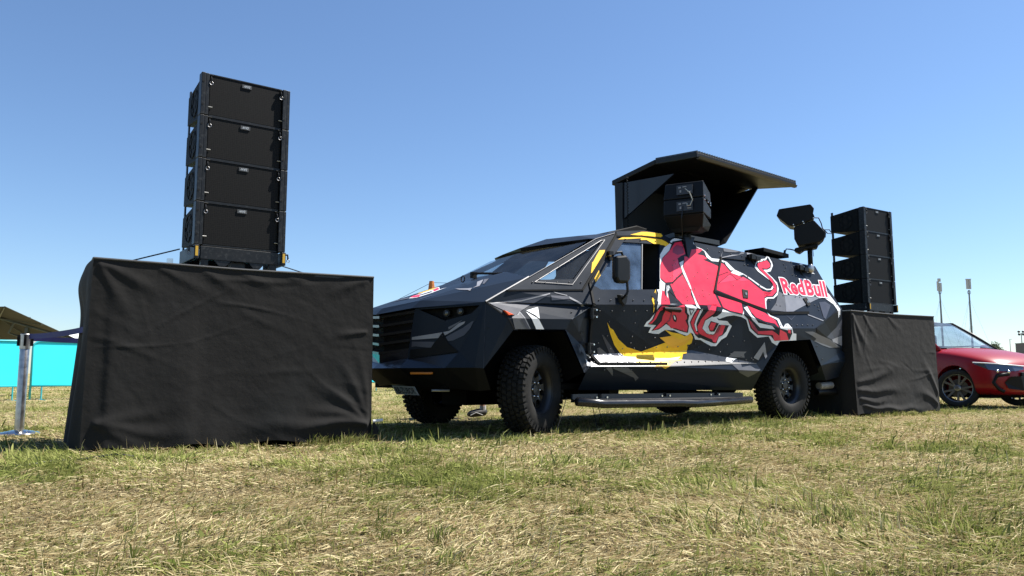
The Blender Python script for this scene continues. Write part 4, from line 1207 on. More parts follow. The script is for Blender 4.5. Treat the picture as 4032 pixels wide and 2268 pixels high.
# ---- small things on hood and roof
a, b = Vector(ACC['wiper'][0]), Vector(ACC['wiper'][1])
wp = MB().tube([a + Vector((-0.02, 0, 0.02)), a.lerp(b, 0.5) + Vector((-0.03, 0, 0.03)), b + Vector((-0.03, 0, 0.04))], 0.013, 6).build('wiper', M_TRIM, truck)
MB().box(a, (0.06, 0.05, 0.07)).build('wiper_hub', M_TRIM, wp)
p = Vector(ACC['ring'])
MB().tube([p + Vector((0, 0.035 * math.cos(t), 0.035 * math.sin(t))) for t in np.linspace(0, 2 * math.pi, 17)], 0.006, 6, cap=False).build('lifting_eye', M_TRIM, truck)
q = [Vector(p) for p in ACC['vent']]
mb = MB()
zb_ = 2.27
prof = [(q[0].x, zb_), (q[0].x + 0.02, zb_ + 0.02), (q[1].x, q[1].z - 0.03), (q[2].x, q[2].z - 0.04), (q[2].x, zb_)]
mb.hexa([(u, 0.42, z) for u, z in prof], [(u, 1.5, z) for u, z in prof])
mb.build('roof_vent', M_TRIM, truck, bevel=0.01)
a, b = Vector(ACC['rearbox'][0]), Vector(ACC['rearbox'][1])
mb = MB().hexa([a + Vector((0, 0.03, -0.01)), b + Vector((0, 0.03, -0.01)), b + Vector((0, 0.35, 0)), a + Vector((0, 0.35, 0))], [a + Vector((0, 0.03, 0.05)), b + Vector((0, 0.03, 0.05)), b + Vector((0, 0.35, 0.05)), a + Vector((0, 0.35, 0.05))])
mb.build('roof_hatch_frame', M_TRIM, truck, bevel=0.008)
# exhaust and tow pipe
a, b = Vector(ACC['exh'][0]), Vector(ACC['exh'][1])
MB().tube([a, b], 0.05, 14).build('exhaust_tip', mat('exhaust_steel', (0.32, 0.31, 0.29), 0.55, 0.4, var=0.3), truck, smooth=False)
a, b = Vector(ACC['pipe'][0]), Vector(ACC['pipe'][1])
tb = MB()
tb.lathe([(0.045, 0), (0.045, (b - a).length), (0.034, (b - a).length), (0.034, 0)], 16, 'X', tuple(a))
tb.build('tow_tube', M_BLACK, truck)
# loose wires under the sill
for (u, du) in ((0.30, -0.22), (0.62, 0.0), (0.68, 0.05)):
    MB().tube([(u, -0.2, 0.36), (u + du * 0.5, -0.25, 0.20), (u + du, -0.3, 0.04)], 0.004, 5).build('loose_wire', M_TRIM, truck)

# ---- rivets along the panel edges
def rivets():
    mb = MB()
    rv = []
    def line(a, b, step=0.17, ins=0.0):
        a, b = Vector(a), Vector(b)
        n = max(2, int((b - a).length / step))
        for k in range(n):
            rv.append(a.lerp(b, (k + 0.5) / n))
    t = TP
    def inset(k, kk, d=(0, 0, -0.045), step=0.17):
        line(Vector(t[k]) + Vector(d), Vector(t[kk]) + Vector(d), step)
    inset('W0', 'DWR', (0, 0, 0.05)); inset('DWR', 'W1', (0, 0, 0.05)); inset('W0', 'W1', (0, 0, -0.07))
    inset('S0', 'S1', (0, 0, 0.05)); inset('S1', 'S2', (0, 0.0, 0.05)); inset('B0', 'B1', (0, 0.03, 0.05)); inset('B1', 'S2', (0, 0.02, 0.045), 0.12)
    inset('B0', 'B1', (0, 0, -0.035), 0.3); inset('HT1', 'E0', (0, -0.03, -0.07), 0.22); inset('W3', 'W4', (0, 0, 0.045), 0.12); inset('W2', 'W3', (0.05, 0, 0.08))
    inset('FLR', 'FR', (-0.03, 0, 0.05), 0.12); inset('FLR', 'ARb', (0.13, 0, 0.0), 0.2); inset('RA1', 'RA2', (0.12, 0, 0.0), 0.16)
    inset('AP0', 'AP1', (0.04, 0, -0.05), 0.16); inset('FT', 'FTR', (0.25, 0, 0.10), 0.16); inset('DTF', 'DTR', (0, 0, -0.03), 0.2); inset('E1', 'E2', (-0.08, 0, 0), 0.14); inset('E2', 'E3', (-0.1, 0, 0), 0.18)
    for u, z in ((0.9, 1.15), (1.3, 1.15), (1.65, 1.0), (0.9, 1.0), (1.28, 1.0), (1.27, 0.93), (0.72, 1.2), (0.78, 0.92), (0.72, 0.9), (2.1, 1.1), (2.6, 1.1), (3.0, 1.05), (2.9, 0.95), (2.35, 0.95), (3.2, 1.0)):
        rv.append(Vector((u, -0.2, z)))
    for k in range(70):
        rv.append(Vector((random.uniform(2.0, 5.0), 0, random.uniform(1.45, 2.1))))
    for p in rv:
        # drop on the panel surface
        for tr in SIDE_TRIS:
            a, b, c = tr
            d = (b[0] - a[0]) * (c[2] - a[2]) - (c[0] - a[0]) * (b[2] - a[2])
            if abs(d) < 1e-7:
                continue
            w1 = ((p.x - a[0]) * (c[2] - a[2]) - (c[0] - a[0]) * (p.z - a[2])) / d
            w2 = ((b[0] - a[0]) * (p.z - a[2]) - (p.x - a[0]) * (b[2] - a[2])) / d
            if w1 >= 0 and w2 >= 0 and w1 + w2 <= 1:
                y = a[1] + w1 * (b[1] - a[1]) + w2 * (c[1] - a[1])
                mb.lathe([(0.0085, 0), (0.0075, -0.006), (0.004, -0.009), (0, -0.0095)], 6, 'Y', (p.x, y - 0.004, p.z))
                break
    o = mb.build('rivets', mat('rivet_steel', (0.10, 0.10, 0.105), 0.35, 0.6), truck, smooth=True)
    o['kind'] = 'stuff'
rivets()

# ---- wheels
def make_wheel(name):
    """outer face towards -Y, centre at origin, radius 0.45"""
    root = bpy.data.objects.new(name, None)
    COL.objects.link(root)
    Rr, Wd = 0.438, 0.30
    prof = [(0.235, -0.115), (0.25, -0.135), (0.29, -0.148), (0.345, -0.150), (0.385, -0.142), (0.412, -0.128), (0.425, -0.10), (0.428, 0), (0.425, 0.10), (0.412, 0.128), (0.385, 0.142), (0.345, 0.150), (0.29, 0.148), (0.25, 0.135), (0.235, 0.115)]
    ty = MB().lathe(prof, 56, 'Y').build('tyre', M_RUB, root, smooth=True)
    # tread blocks
    mb = MB()
    NB_ = 46
    for i in range(NB_):
        t = 2 * math.pi * i / NB_
        for (y, wy, ph, len_, skew) in ((-0.118, 0.058, 0.0, 0.74, 0.12), (-0.058, 0.050, 0.45, 0.72, -0.25), (0.0, 0.052, 0.0, 0.70, 0.3), (0.058, 0.050, 0.55, 0.72, -0.25), (0.118, 0.058, 0.1, 0.74, 0.12)):
            a = t + ph * 2 * math.pi / NB_
            hl_ = len_ * math.pi / NB_
            edge = abs(y) > 0.1
            jit = random.uniform(-0.004, 0.004)
            pts = []
            for rr in (0.418, 0.451 if not edge else 0.447):
                sh = 1.0 if rr < 0.43 else 0.88
                for (sy, sa) in ((-1, -1), (1, -1), (1.0, 0.15), (0.55, 1), (-1, 1)) if i % 2 else ((-1, -1), (0.5, -1), (1, -0.1), (1, 1), (-1, 1)):
                    aa = a + sa * hl_ * sh + skew * sy * 0.5 * math.pi / NB_
                    yy = y + sy * wy * 0.46 * sh + jit
                    r2 = rr - (0.02 if edge and sy * y > 0 and rr > 0.43 else 0)
                    pts.append((r2 * math.cos(aa), yy, r2 * math.sin(aa)))
            mb.hexa(pts[:5], pts[5:])
        # shoulder lugs
        for s in (-1, 1):
            a = t + (0.1 if s > 0 else 0.0) * math.pi / NB_
            hl_ = (0.62 if i % 2 else 0.45) * math.pi / NB_
            o1 = [(0.43 * math.cos(a + k * hl_), s * 0.125, 0.43 * math.sin(a + k * hl_)) for k in (-1, 1)] + [((0.375 if i % 2 else 0.39) * math.cos(a + k * hl_ * 0.8), s * 0.14, (0.375 if i % 2 else 0.39) * math.sin(a + k * hl_ * 0.8)) for k in (1, -1)]
            o2 = [(0.436 * math.cos(a + k * hl_), s * 0.146, 0.436 * math.sin(a + k * hl_)) for k in (-1, 1)] + [((0.37 if i % 2 else 0.385) * math.cos(a + k * hl_ * 0.8), s * 0.153, (0.37 if i % 2 else 0.385) * math.sin(a + k * hl_ * 0.8)) for k in (1, -1)]
            mb.hexa(o1, o2)
    mb.build('tread', M_RUB, ty)
    # rim barrel + disc with round holes
    rim = MB().lathe([(0.236, -0.118), (0.246, -0.126), (0.252, -0.120), (0.244, -0.108), (0.222, -0.10), (0.212, -0.06), (0.205, 0.0), (0.205, 0.1), (0.235, 0.118)], 48, 'Y').build('rim', M_STEEL, root, smooth=True)
    def zz(r_):
        return np.interp(r_, [0.0, 0.05, 0.09, 0.13, 0.17, 0.20, 0.208], [-0.035, -0.035, -0.028, -0.030, -0.052, -0.042, -0.02])
    outer = [(0.208 * math.cos(t), 0.208 * math.sin(t)) for t in np.linspace(0, 2 * math.pi, 49)[:-1]]
    holes = []
    for k in range(8):
        c_ = (0.150 * math.cos(2 * math.pi * (k + 0.5) / 8), 0.150 * math.sin(2 * math.pi * (k + 0.5) / 8))
        holes.append([(c_[0] + 0.030 * math.cos(-t), c_[1] + 0.030 * math.sin(-t)) for t in np.linspace(0, 2 * math.pi, 15)[:-1]])
    extra = []
    loops = [outer] + holes
    flat_ = [p for l in loops for p in l]
    # inner hub ring as another hole so the dish has a profile, filled by its own disc
    hubring = [(0.105 * math.cos(-t), 0.105 * math.sin(-t)) for t in np.linspace(0, 2 * math.pi, 25)[:-1]]
    loops.append(hubring)
    flat_ += hubring
    mb = MB()
    for tr in tessellate_polygon([[Vector((p[0], p[1], 0)) for p in l] for l in loops]):
        mb.poly([(flat_[i][0], float(zz(math.hypot(*flat_[i]))), flat_[i][1]) for i in tr])
    mb.lathe([(0.105, float(zz(0.105))), (0.085, -0.030), (0.055, -0.034), (0.05, -0.05), (0.03, -0.052), (0, -0.052)], 24, 'Y')
    for h in holes:
        m0 = [(p[0], float(zz(math.hypot(*p))), p[1]) for p in h]
        for a_, b_ in zip(m0, m0[1:] + m0[:1]):
            mb.poly([a_, b_, (b_[0], b_[1] + 0.02, b_[2]), (a_[0], a_[1] + 0.02, a_[2])])
    mb.build('wheel_disc', M_STEEL, rim)
    MB().lathe([(0.2, 0.03), (0, 0.03)], 24, 'Y').build('brake_disc', M_DARK, rim)
    for k in range(6):
        t = 2 * math.pi * k / 6 + 0.3
        c_ = (0.078 * math.cos(t), 0, 0.078 * math.sin(t))
        MB().lathe([(0.012, -0.03), (0.0115, -0.055), (0.006, -0.062), (0, -0.0625)], 8, 'Y', c_).build('wheel_nut', M_CHROME, rim, smooth=True)
    return root
w0 = make_wheel('wheel')
wheels = [w0] + [copy_tree(w0) for _ in range(3)]
for wob, (u, v, st, flip) in zip(wheels, ((0, 0, 23, 0), (4.267, 0, 0, 0), (0, 2 * VC, 20, 1), (4.267, 2 * VC, 0, 1))):
    wob.parent = truck
    wob.location = (u, v, 0.435)
    wob.rotation_euler = (0, random.uniform(0, 6), R(180 if flip else 0) + R(st))

# ---- pop-up roof over the booth
M_LID = mat('canopy_black', (0.005, 0.0055, 0.007), 0.5, var=0.15, spec=0.3)
can = bpy.data.objects.new('booth_canopy', None)
COL.objects.link(can)
can.parent = truck
can['label'] = 'raised black roof lid over the booth'
mb = MB()
F0, F1_, F2 = (2.80, 0.13, 3.44), (2.93, VC, 3.555), (2.90, 1.80, 3.42)
R0, R1, R2 = (5.0, 0.13, 3.37), (5.02, VC, 3.50), (5.0, 1.80, 3.37)
th_ = Vector((0, 0, -0.075))
for A, B, Cc, Dd in ((F0, F1_, R1, R0), (F1_, F2, R2, R1)):
    q = [Vector(p) for p in (A, B, Cc, Dd)]
    mb.hexa([p + th_ for p in q], q)
mb.build('lid', M_LID, can, bevel=0.012)
mb = MB()
for k in range(44):
    t = (k + 0.5) / 44
    a = Vector(F0).lerp(Vector(R0), t)
    b = Vector(F1_).lerp(Vector(R1), t)
    mb.hexa([a + Vector((-0.018, 0.0, 0.0)), a + Vector((0.018, 0, 0)), b + Vector((0.018, 0, 0)), b + Vector((-0.018, 0, 0))], [a + Vector((-0.008, 0, 0.022)), a + Vector((0.008, 0, 0.022)), b + Vector((0.008, 0, 0.022)), b + Vector((-0.008, 0, 0.022))])
rb_ = mb.build('lid_ribs', mat('ribbed_lid', (0.06, 0.062, 0.06), 0.5), can)
MB().hexa([(2.84, 0.12, 3.355), (4.98, 0.12, 3.285), (4.98, 0.16, 3.285), (2.84, 0.16, 3.355)], [(2.84, 0.10, 3.385), (4.98, 0.10, 3.315), (4.98, 0.16, 3.315), (2.84, 0.16, 3.385)]).build('lid_rail', mat('rail_brown', (0.10, 0.085, 0.06), 0.5), can)
mb = MB()
mb.hexa([(2.92, 1.70, 2.10), (5.0, 1.70, 2.10), (5.0, 1.74, 2.10), (2.92, 1.74, 2.10)], [(2.92, 1.72, 3.38), (5.0, 1.72, 3.32), (5.0, 1.76, 3.32), (2.92, 1.76, 3.38)])
mb.build('back_wall', mat('booth_wall', (0.012, 0.014, 0.016), 0.6, var=0.15), can)
gq = [Vector(p) for p in ACC['gusset']]
mb = MB()
mb.prism([gq[0], gq[1], gq[2]], (0.03, 0, 0))
mb.build('front_gusset', mat('gusset_navy', (0.006, 0.008, 0.014), 0.45), can)
mb = MB()
mb.prism([(2.90, 1.72, 3.36), (2.90, gq[0].y - 0.02, gq[0].z), (2.90, gq[2].y, gq[2].z), (2.88, gq[2].y - 0.05, 2.45), (2.88, 1.4, 2.24), (2.90, 1.72, 2.2)], (0.03, 0, 0))
mb.build('front_wing', M_LID, can)
wt, wb_ = Vector(ACC['wingtop']), Vector(ACC['wingbot'])
mb = MB()
mb.prism([wt, wb_ + Vector((0, 0, -0.05)), (3.9, 1.72, 2.2), (4.98, 1.72, 3.36)], (0.03, 0.01, 0))
mb.build('rear_wing', M_LID, can)
mb = MB()
mb.hexa([(2.45, 0.22, 2.30), (3.3, 0.20, 2.28), (3.3, 1.72, 2.3), (2.9, 1.72, 2.3)], [(2.45, 0.22, 2.36), (3.3, 0.20, 2.34), (3.3, 1.72, 2.36), (2.9, 1.72, 2.36)])
mb.build('booth_sill', mat('booth_sill', (0.03, 0.034, 0.036), 0.5), can)
cz = []
for k in range(90):
    t = k / 89
    cz.append((2.80 + 0.012 * math.cos(k * 1.5), 1.38 + 0.012 * math.sin(k * 1.5), 2.45 + 0.92 * t))
MB().tube(cz, 0.006, 5).build('coiled_cord', M_TRIM, can)
# ------------------------------------------------------------------ monitor speakers on the truck roof
M_SPK = mat('speaker_paint', (0.004, 0.0045, 0.0052), 0.5, spec=0.25, var=0.2, vscale=10, bump=0.25, bscale=180)
M_SPKG = mat('speaker_side_grey', (0.05, 0.055, 0.06), 0.45, var=0.15)
M_CORD = mat('black_cord', (0.006, 0.006, 0.007), 0.5)
def tworld(u, v, z):
    return TRUCK + Vector((u * math.cos(TA) - v * math.sin(TA), u * math.sin(TA) + v * math.cos(TA), z))
def monitor(name, label, base, yaw, tilt, h0, side_front=False):
    """two wedge boxes on a pole; local x across, +y the sound side, back towards -y"""
    r = thing(name, label, 'speaker', base, yaw, 'speaker pairs on truck poles')
    MB().tube([(0, 0, -0.02), (0, 0, h0 + 0.05)], 0.034, 12).build('pole', M_SPK, r, smooth=True)
    rot = Matrix.Rotation(tilt, 4, 'X') 
    tr = Matrix.Translation((0, 0, h0)) @ rot
    W, D = 0.25, 0.22
    def box(z0, z1, t0, t1, y0, y1):
        b = [tr @ Vector(p) for p in ((-W * t0, -D + y0, z0), (W * t0, -D + y0, z0), (W * t0 * 0.96, D * 0.9, z0 + 0.02), (-W * t0 * 0.96, D * 0.9, z0 + 0.02))]
        t = [tr @ Vector(p) for p in ((-W * t1, -D + y1, z1), (W * t1, -D + y1, z1), (W * t1 * 0.96, D * 0.9, z1 - 0.05), (-W * t1 * 0.96, D * 0.9, z1 - 0.05))]
        return b, t
    b, t = box(0.16, 0.36, 1.0, 1.0, -0.01, 0.0)
    lo = MB().hexa(b, t).build('lower_cabinet', M_SPK, r, bevel=0.012)
    b, t = box(0.365, 0.58, 1.0, 0.96, 0.0, 0.03)
    up = MB().hexa(b, t).build('upper_cabinet', M_SPK, r, bevel=0.012)
    b, t = box(0.0, 0.155, 0.84, 1.0, 0.10, -0.01)
    MB().hexa(b, t).build('base_wedge', M_SPK, r, bevel=0.01)
    for k, (z, par) in enumerate(((0.26, lo), (0.47, up))):
        c_ = tr @ Vector((0.02, -D - 0.012, z))
        mb = MB().box(c_, (0.2, 0.012, 0.12), rot.to_3x3())
        pn = mb.build('amplifier_panel', mat('amp_panel', (0.03, 0.03, 0.033), 0.4), par)
        m2 = MB()
        for (x, zz_, sx, sz) in ((-0.06, 0.03, 0.03, 0.02), (0.0, 0.035, 0.05, 0.012), (0.06, -0.03, 0.05, 0.01), (-0.05, -0.02, 0.02, 0.03)):
            m2.box(tr @ Vector((0.02 + x, -D - 0.020, z + zz_)), (sx, 0.004, sz), rot.to_3x3())
        m2.build('panel_label', mat('panel_print', (0.28, 0.27, 0.27), 0.5), pn)
    for s in (-1, 1):
        for (y, z) in ((-0.17, 0.34), (-0.17, 0.39), (0.12, 0.34), (0.12, 0.37), (0.0, 0.35)):
            p = tr @ Vector((s * W * 1.0, y, z))
            MB().lathe([(0.011, 0), (0.009, s * 0.008), (0, s * 0.009)], 8, 'X', tuple(p)).build('stud', M_CHROME, lo)
    m2 = MB()
    m2.tube([tr @ Vector(p) for p in ((0.03, -D - 0.02, 0.48), (0.09, -D - 0.05, 0.42), (0.13, -D - 0.06, 0.32), (0.10, -D - 0.06, 0.25), (0.06, -D - 0.05, 0.25), (0.055, -D - 0.03, 0.29))], 0.006, 6)
    m2.build('link_cable', mat('cream_cable', (0.42, 0.40, 0.34), 0.5), lo)
    m2 = MB().tube([tr @ Vector((0.0, -D - 0.02, 0.26)), tr @ Vector((-0.01, -D - 0.05, 0.10)), (-0.05, -0.1, h0 - 0.1), (-0.25, 0.05, h0 - 0.12), (-0.42, 0.15, h0 + 0.02), (-0.48, 0.15, h0 - 0.05), (-0.48, 0.15, -0.15)], 0.007, 6)
    m2.build('power_cable', M_CORD, r)
    # cradle
    MB().hexa([(-0.15, -0.12, h0 - 0.03), (0.15, -0.12, h0 - 0.03), (0.15, 0.1, h0 - 0.03), (-0.15, 0.1, h0 - 0.03)], [tr @ Vector(p) for p in ((-0.2, -0.14, 0.01), (0.2, -0.14, 0.01), (0.2, 0.1, 0.01), (-0.2, 0.1, 0.01))]).build('cradle', M_SPK, r)
    return r
m1_ = monitor('monitor_speaker', 'black back of a two box speaker under the raised lid, with cream cable loop', tworld(2.57, 0.1, 2.20), R(-28), R(-4), 0.17)
def rear_monitor():
    base = tworld(5.22, 0.1, 2.13)
    yaw = math.atan2(base.x, base.y)
    r = thing('monitor_speaker', 'black tilted two box speaker on the pole at the truck rear', 'speaker', base, -yaw, 'speaker pairs on truck poles')
    k = base.length / 3000 / 2.576
    P0 = (2292, 1262)
    def q(pts):
        return [((x - P0[0]) * k, -(y - P0[1]) * k) for x, y in pts]
    def slab(name, pts, y0, y1, par=r, sh=0.9):
        p = q(pts)
        c = (sum(a for a, b in p) / len(p), sum(b for a, b in p) / len(p))
        return MB().hexa([(x, y0, z) for x, z in p], [(c[0] + (x - c[0]) * sh, y1, c[1] + (z - c[1]) * sh) for x, z in p]).build(name, M_SPK, par, bevel=0.012)
    MB().tube([(0, 0, -0.03), (0, 0, 0.36)], 0.036, 12).build('pole', M_SPK, r, smooth=True)
    up = slab('upper_cabinet', [(2010, 770), (2035, 705), (2315, 680), (2345, 722), (2335, 770), (2347, 800), (2338, 826), (2158, 880), (2112, 868)], -0.16, 0.26)
    lo = slab('lower_cabinet', [(2160, 888), (2340, 834), (2430, 950), (2430, 1000), (2380, 1042), (2250, 1062), (2190, 1064), (2160, 1000)], -0.16, 0.26)
    slab('cradle', [(2165, 1078), (2260, 1066), (2365, 1046), (2365, 1086), (2245, 1096), (2195, 1130), (2150, 1106)], -0.10, 0.12)
    for (x, y) in ((2158, 865), (2165, 885), (2243, 842), (2250, 860), (2336, 815)):
        a, b = q([(x, y)])[0]
        MB().lathe([(0.012, 0), (0.009, -0.01), (0, -0.012)], 8, 'Y', (a, -0.165, b)).build('stud', M_CHROME, up)
    MB().tube([(a, -0.02, b) for a, b in q([(2335, 795), (2380, 800), (2400, 850), (2410, 900), (2450, 950), (2490, 960), (2470, 920), (2420, 915), (2435, 950), (2430, 990)])], 0.008, 6).build('link_cable', M_CORD, lo)
    MB().tube([(a, -0.05, b) for a, b in q([(2270, 1100), (2200, 1110), (2120, 1085), (2085, 1080), (2070, 1120), (2070, 1160)])], 0.009, 6).build('power_cable', M_CORD, r)
    MB().tube([(a, -0.05, b) for a, b in q([(2070, 1090), (2068, 1165)])], 0.022, 8, rad=[0.012, 0.024]).build('cable_plug', M_CORD, r)
    MB().tube([(a, 0.0, b) for a, b in q([(2318, 1080), (2322, 1160)])], 0.004, 5).build('safety_wire', M_CORD, r)
rear_monitor()
# bracket that carries the front pole
q = [Vector(p) for p in ACC['bracket']]
MB().hexa([p + Vector((0, 0.03, 0)) for p in q], [p + Vector((0, -0.06 if k < 2 else -0.01, 0)) for k, p in enumerate(q)]).build('pole_bracket', M_BLACK, truck)
MB().tube([q[0].lerp(q[1], 0.5) + Vector((0, 0, -0.1)), q[0].lerp(q[1], 0.5) + Vector((0.0, 0.0, 0.06))], 0.045, 12).build('pole_socket', M_BLACK, truck)

# ------------------------------------------------------------------ line array stacks
def hexgrille(name):
    m = mat(name, (0.012, 0.0115, 0.011), 0.6, spec=0.15)
    n = m.node_tree
    b = n.nodes['Principled BSDF']
    tc = n.nodes.new('ShaderNodeTexCoord')
    vo = n.nodes.new('ShaderNodeTexVoronoi')
    vo.inputs['Scale'].default_value = 62
    vo.inputs['Randomness'].default_value = 0.25
    n.links.new(tc.outputs['Object'], vo.inputs['Vector'])
    mr = n.nodes.new('ShaderNodeMapRange')
    mr.inputs[1].default_value = 0.25
    mr.inputs[2].default_value = 0.5
    n.links.new(vo.outputs['Distance'], mr.inputs[0])
    mx = n.nodes.new('ShaderNodeMix')
    mx.data_type = 'RGBA'
    n.links.new(mr.outputs[0], mx.inputs[0])
    mx.inputs[6].default_value = (0.002, 0.002, 0.002, 1)
    mx.inputs[7].default_value = (0.010, 0.0092, 0.0086, 1)
    n.links.new(mx.outputs[2], b.inputs['Base Color'])
    return m
M_GRL = hexgrille('perforated_grille')
M_CAB = mat('cabinet_paint', (0.005, 0.0065, 0.0075), 0.6, spec=0.1, var=0.2, vscale=7, dirt=(0.08, 0.08, 0.075), dscale=14, damount=0.14, bump=0.2, bscale=150)
M_RAIL = mat('rail_steel_black', (0.006, 0.0065, 0.0075), 0.42, 0.0, spec=0.35, var=0.2, dirt=(0.2, 0.2, 0.19), dscale=30, damount=0.25)
M_BADGE = mat('badge_silver', (0.55, 0.55, 0.54), 0.4, 0.3)
CW, CHH, CD = 0.80, 0.386, 0.60
def make_cabinet():
    """front lower left corner at the origin, x right, y back, z up; stands upside down as in the field"""
    r = thing('line_array_speaker', '', 'speaker')
    z0, z1 = 0.002, CHH - 0.002
    zb0, zb1 = 0.055, CHH - 0.055
    x0, x1 = 0.03, CW - 0.03
    mb = MB()
    # body: front block then tapering wedge
    A = [(x0, 0.02, z0), (x1, 0.02, z0), (x1, 0.02, z1), (x0, 0.02, z1)]
    B = [(x0, 0.10, z0), (x1, 0.10, z0), (x1, 0.10, z1), (x0, 0.10, z1)]
    Cc = [(x0 + 0.01, CD, zb0), (x1 - 0.01, CD, zb0), (x1 - 0.01, CD, zb1), (x0 + 0.01, CD, zb1)]
    mb.hexa(A, B)
    body = mb.build('cabinet_front', M_CAB, r, bevel=0.006)
    mb = MB().hexa([(p[0], p[1] + 0.003, p[2]) for p in B], Cc)
    body = mb.build('cabinet_body', M_CAB, r, bevel=0.006)
    MB().hexa([(0.075, 0.0, 0.012), (CW - 0.075, 0.0, 0.012), (CW - 0.075, 0.018, 0.012), (0.075, 0.018, 0.012)], [(0.075, 0.0, CHH - 0.012), (CW - 0.075, 0.0, CHH - 0.012), (CW - 0.075, 0.018, CHH - 0.012), (0.075, 0.018, CHH - 0.012)]).build('grille', M_GRL, r, bevel=0.004)
    MB().box((CW / 2, 0.006, 0.005), (CW - 0.15, 0.02, 0.012)).build('grille_lip', M_RAIL, r)
    MB().box((CW / 2, 0.006, CHH - 0.006), (CW - 0.15, 0.02, 0.010)).build('grille_lip', M_RAIL, r)
    for s, xx in ((-1, 0.0), (1, CW - 0.07)):
        mb = MB().box((xx + 0.017, 0.018, CHH / 2), (0.034, 0.085, CHH - 0.006)).box((xx + 0.054, 0.018, CHH / 2), (0.030, 0.072, CHH - 0.006)).box((xx + 0.036, 0.012, CHH / 2), (0.008, 0.06, CHH - 0.006))
        rl = mb.build('rigging_rail', M_RAIL, r, bevel=0.004)
        m2 = MB()
        for zz_ in (0.09, 0.30):
            m2.lathe([(0.009, -0.0262), (0, -0.0262)], 10, 'Y', (xx + 0.018, 0, zz_))
        m2.build('pin_hole', M_TRIM, rl)
        xi = xx + (0.085 if s < 0 else -0.015)
        mb = MB().tube([(xi, -0.005, CHH - 0.02), (xi, -0.02, CHH - 0.05), (xi, -0.02, CHH - 0.075)], 0.007, 6)
        mb.tube([(xi - 0.02, -0.012, CHH - 0.015), (xi + 0.02, -0.012, CHH - 0.015)], 0.006, 6)
        pn = mb.build('quick_release_pin', M_RAIL, r)
        MB().tube([(xi + 0.015 * math.cos(t), -0.02, CHH - 0.09 + 0.015 * math.sin(t)) for t in np.linspace(0, 2 * math.pi, 13)], 0.003, 5, cap=False).build('pin_ring', mat('ring_steel', (0.25, 0.25, 0.26), 0.4, 0.8), pn)
        MB().tube([(xi - 0.018, -0.008, 0.08), (xi + 0.018, -0.008, 0.08)], 0.005, 6).build('locating_stud', M_ALU, r)
    bd = MB().box((CW * 0.5, -0.003, CHH - 0.05), (0.085, 0.006, 0.034)).build('badge', mat('badge_dark', (0.06, 0.06, 0.06), 0.5), r)
    V_, F_ = text_mesh('EAW', 0.030, 0.0006, 0.25)
    xm = max(v[0] for v in V_)
    mb = MB()
    for f in F_:
        mb.poly([(CW * 0.5 + 0.030 - V_[i][0] / xm * 0.06, -0.0075, CHH - 0.039 - V_[i][1]) for i in f])
    mb.build('badge_lettering', M_BADGE, bd, normals=False)
    # side ports (left and right)
    for s in (-1, 1):
        xs = x0 + 0.004 if s < 0 else x1 - 0.004
        mb = MB()
        def pt(rr, t, dx):
            return (xs + s * dx, 0.32 + rr * 0.95 * math.cos(t), CHH / 2 + rr * math.sin(t))
        ring = []
        for (ra, rb2) in ((0.036, 0.0),):
            mb.poly([pt(0.042, t, 0.004) for t in np.linspace(0, 2 * math.pi, 25)[:-1]])
        for k in range(6):
            t0 = 2 * math.pi * k / 6 + 0.18
            t1 = 2 * math.pi * (k + 1) / 6 - 0.18
            arc = np.linspace(t0, t1, 6)
            mb.poly([pt(0.115, t, 0.004) for t in arc] + [pt(0.078, t, 0.004) for t in arc[::-1]])
        mb.build('side_port', M_TRIM, r, normals=False)
        MB().tube([pt(0.125, t, 0.002) for t in np.linspace(0, 2 * math.pi, 25)], 0.006, 5, cap=False).build('port_ring', M_CAB, r)
    # rear rigging bar
    for xx in (x0 + 0.02, x1 - 0.02):
        MB().box((xx, CD - 0.03, CHH / 2), (0.012, 0.035, CHH)).build('rear_link', M_RAIL, r)
    return r
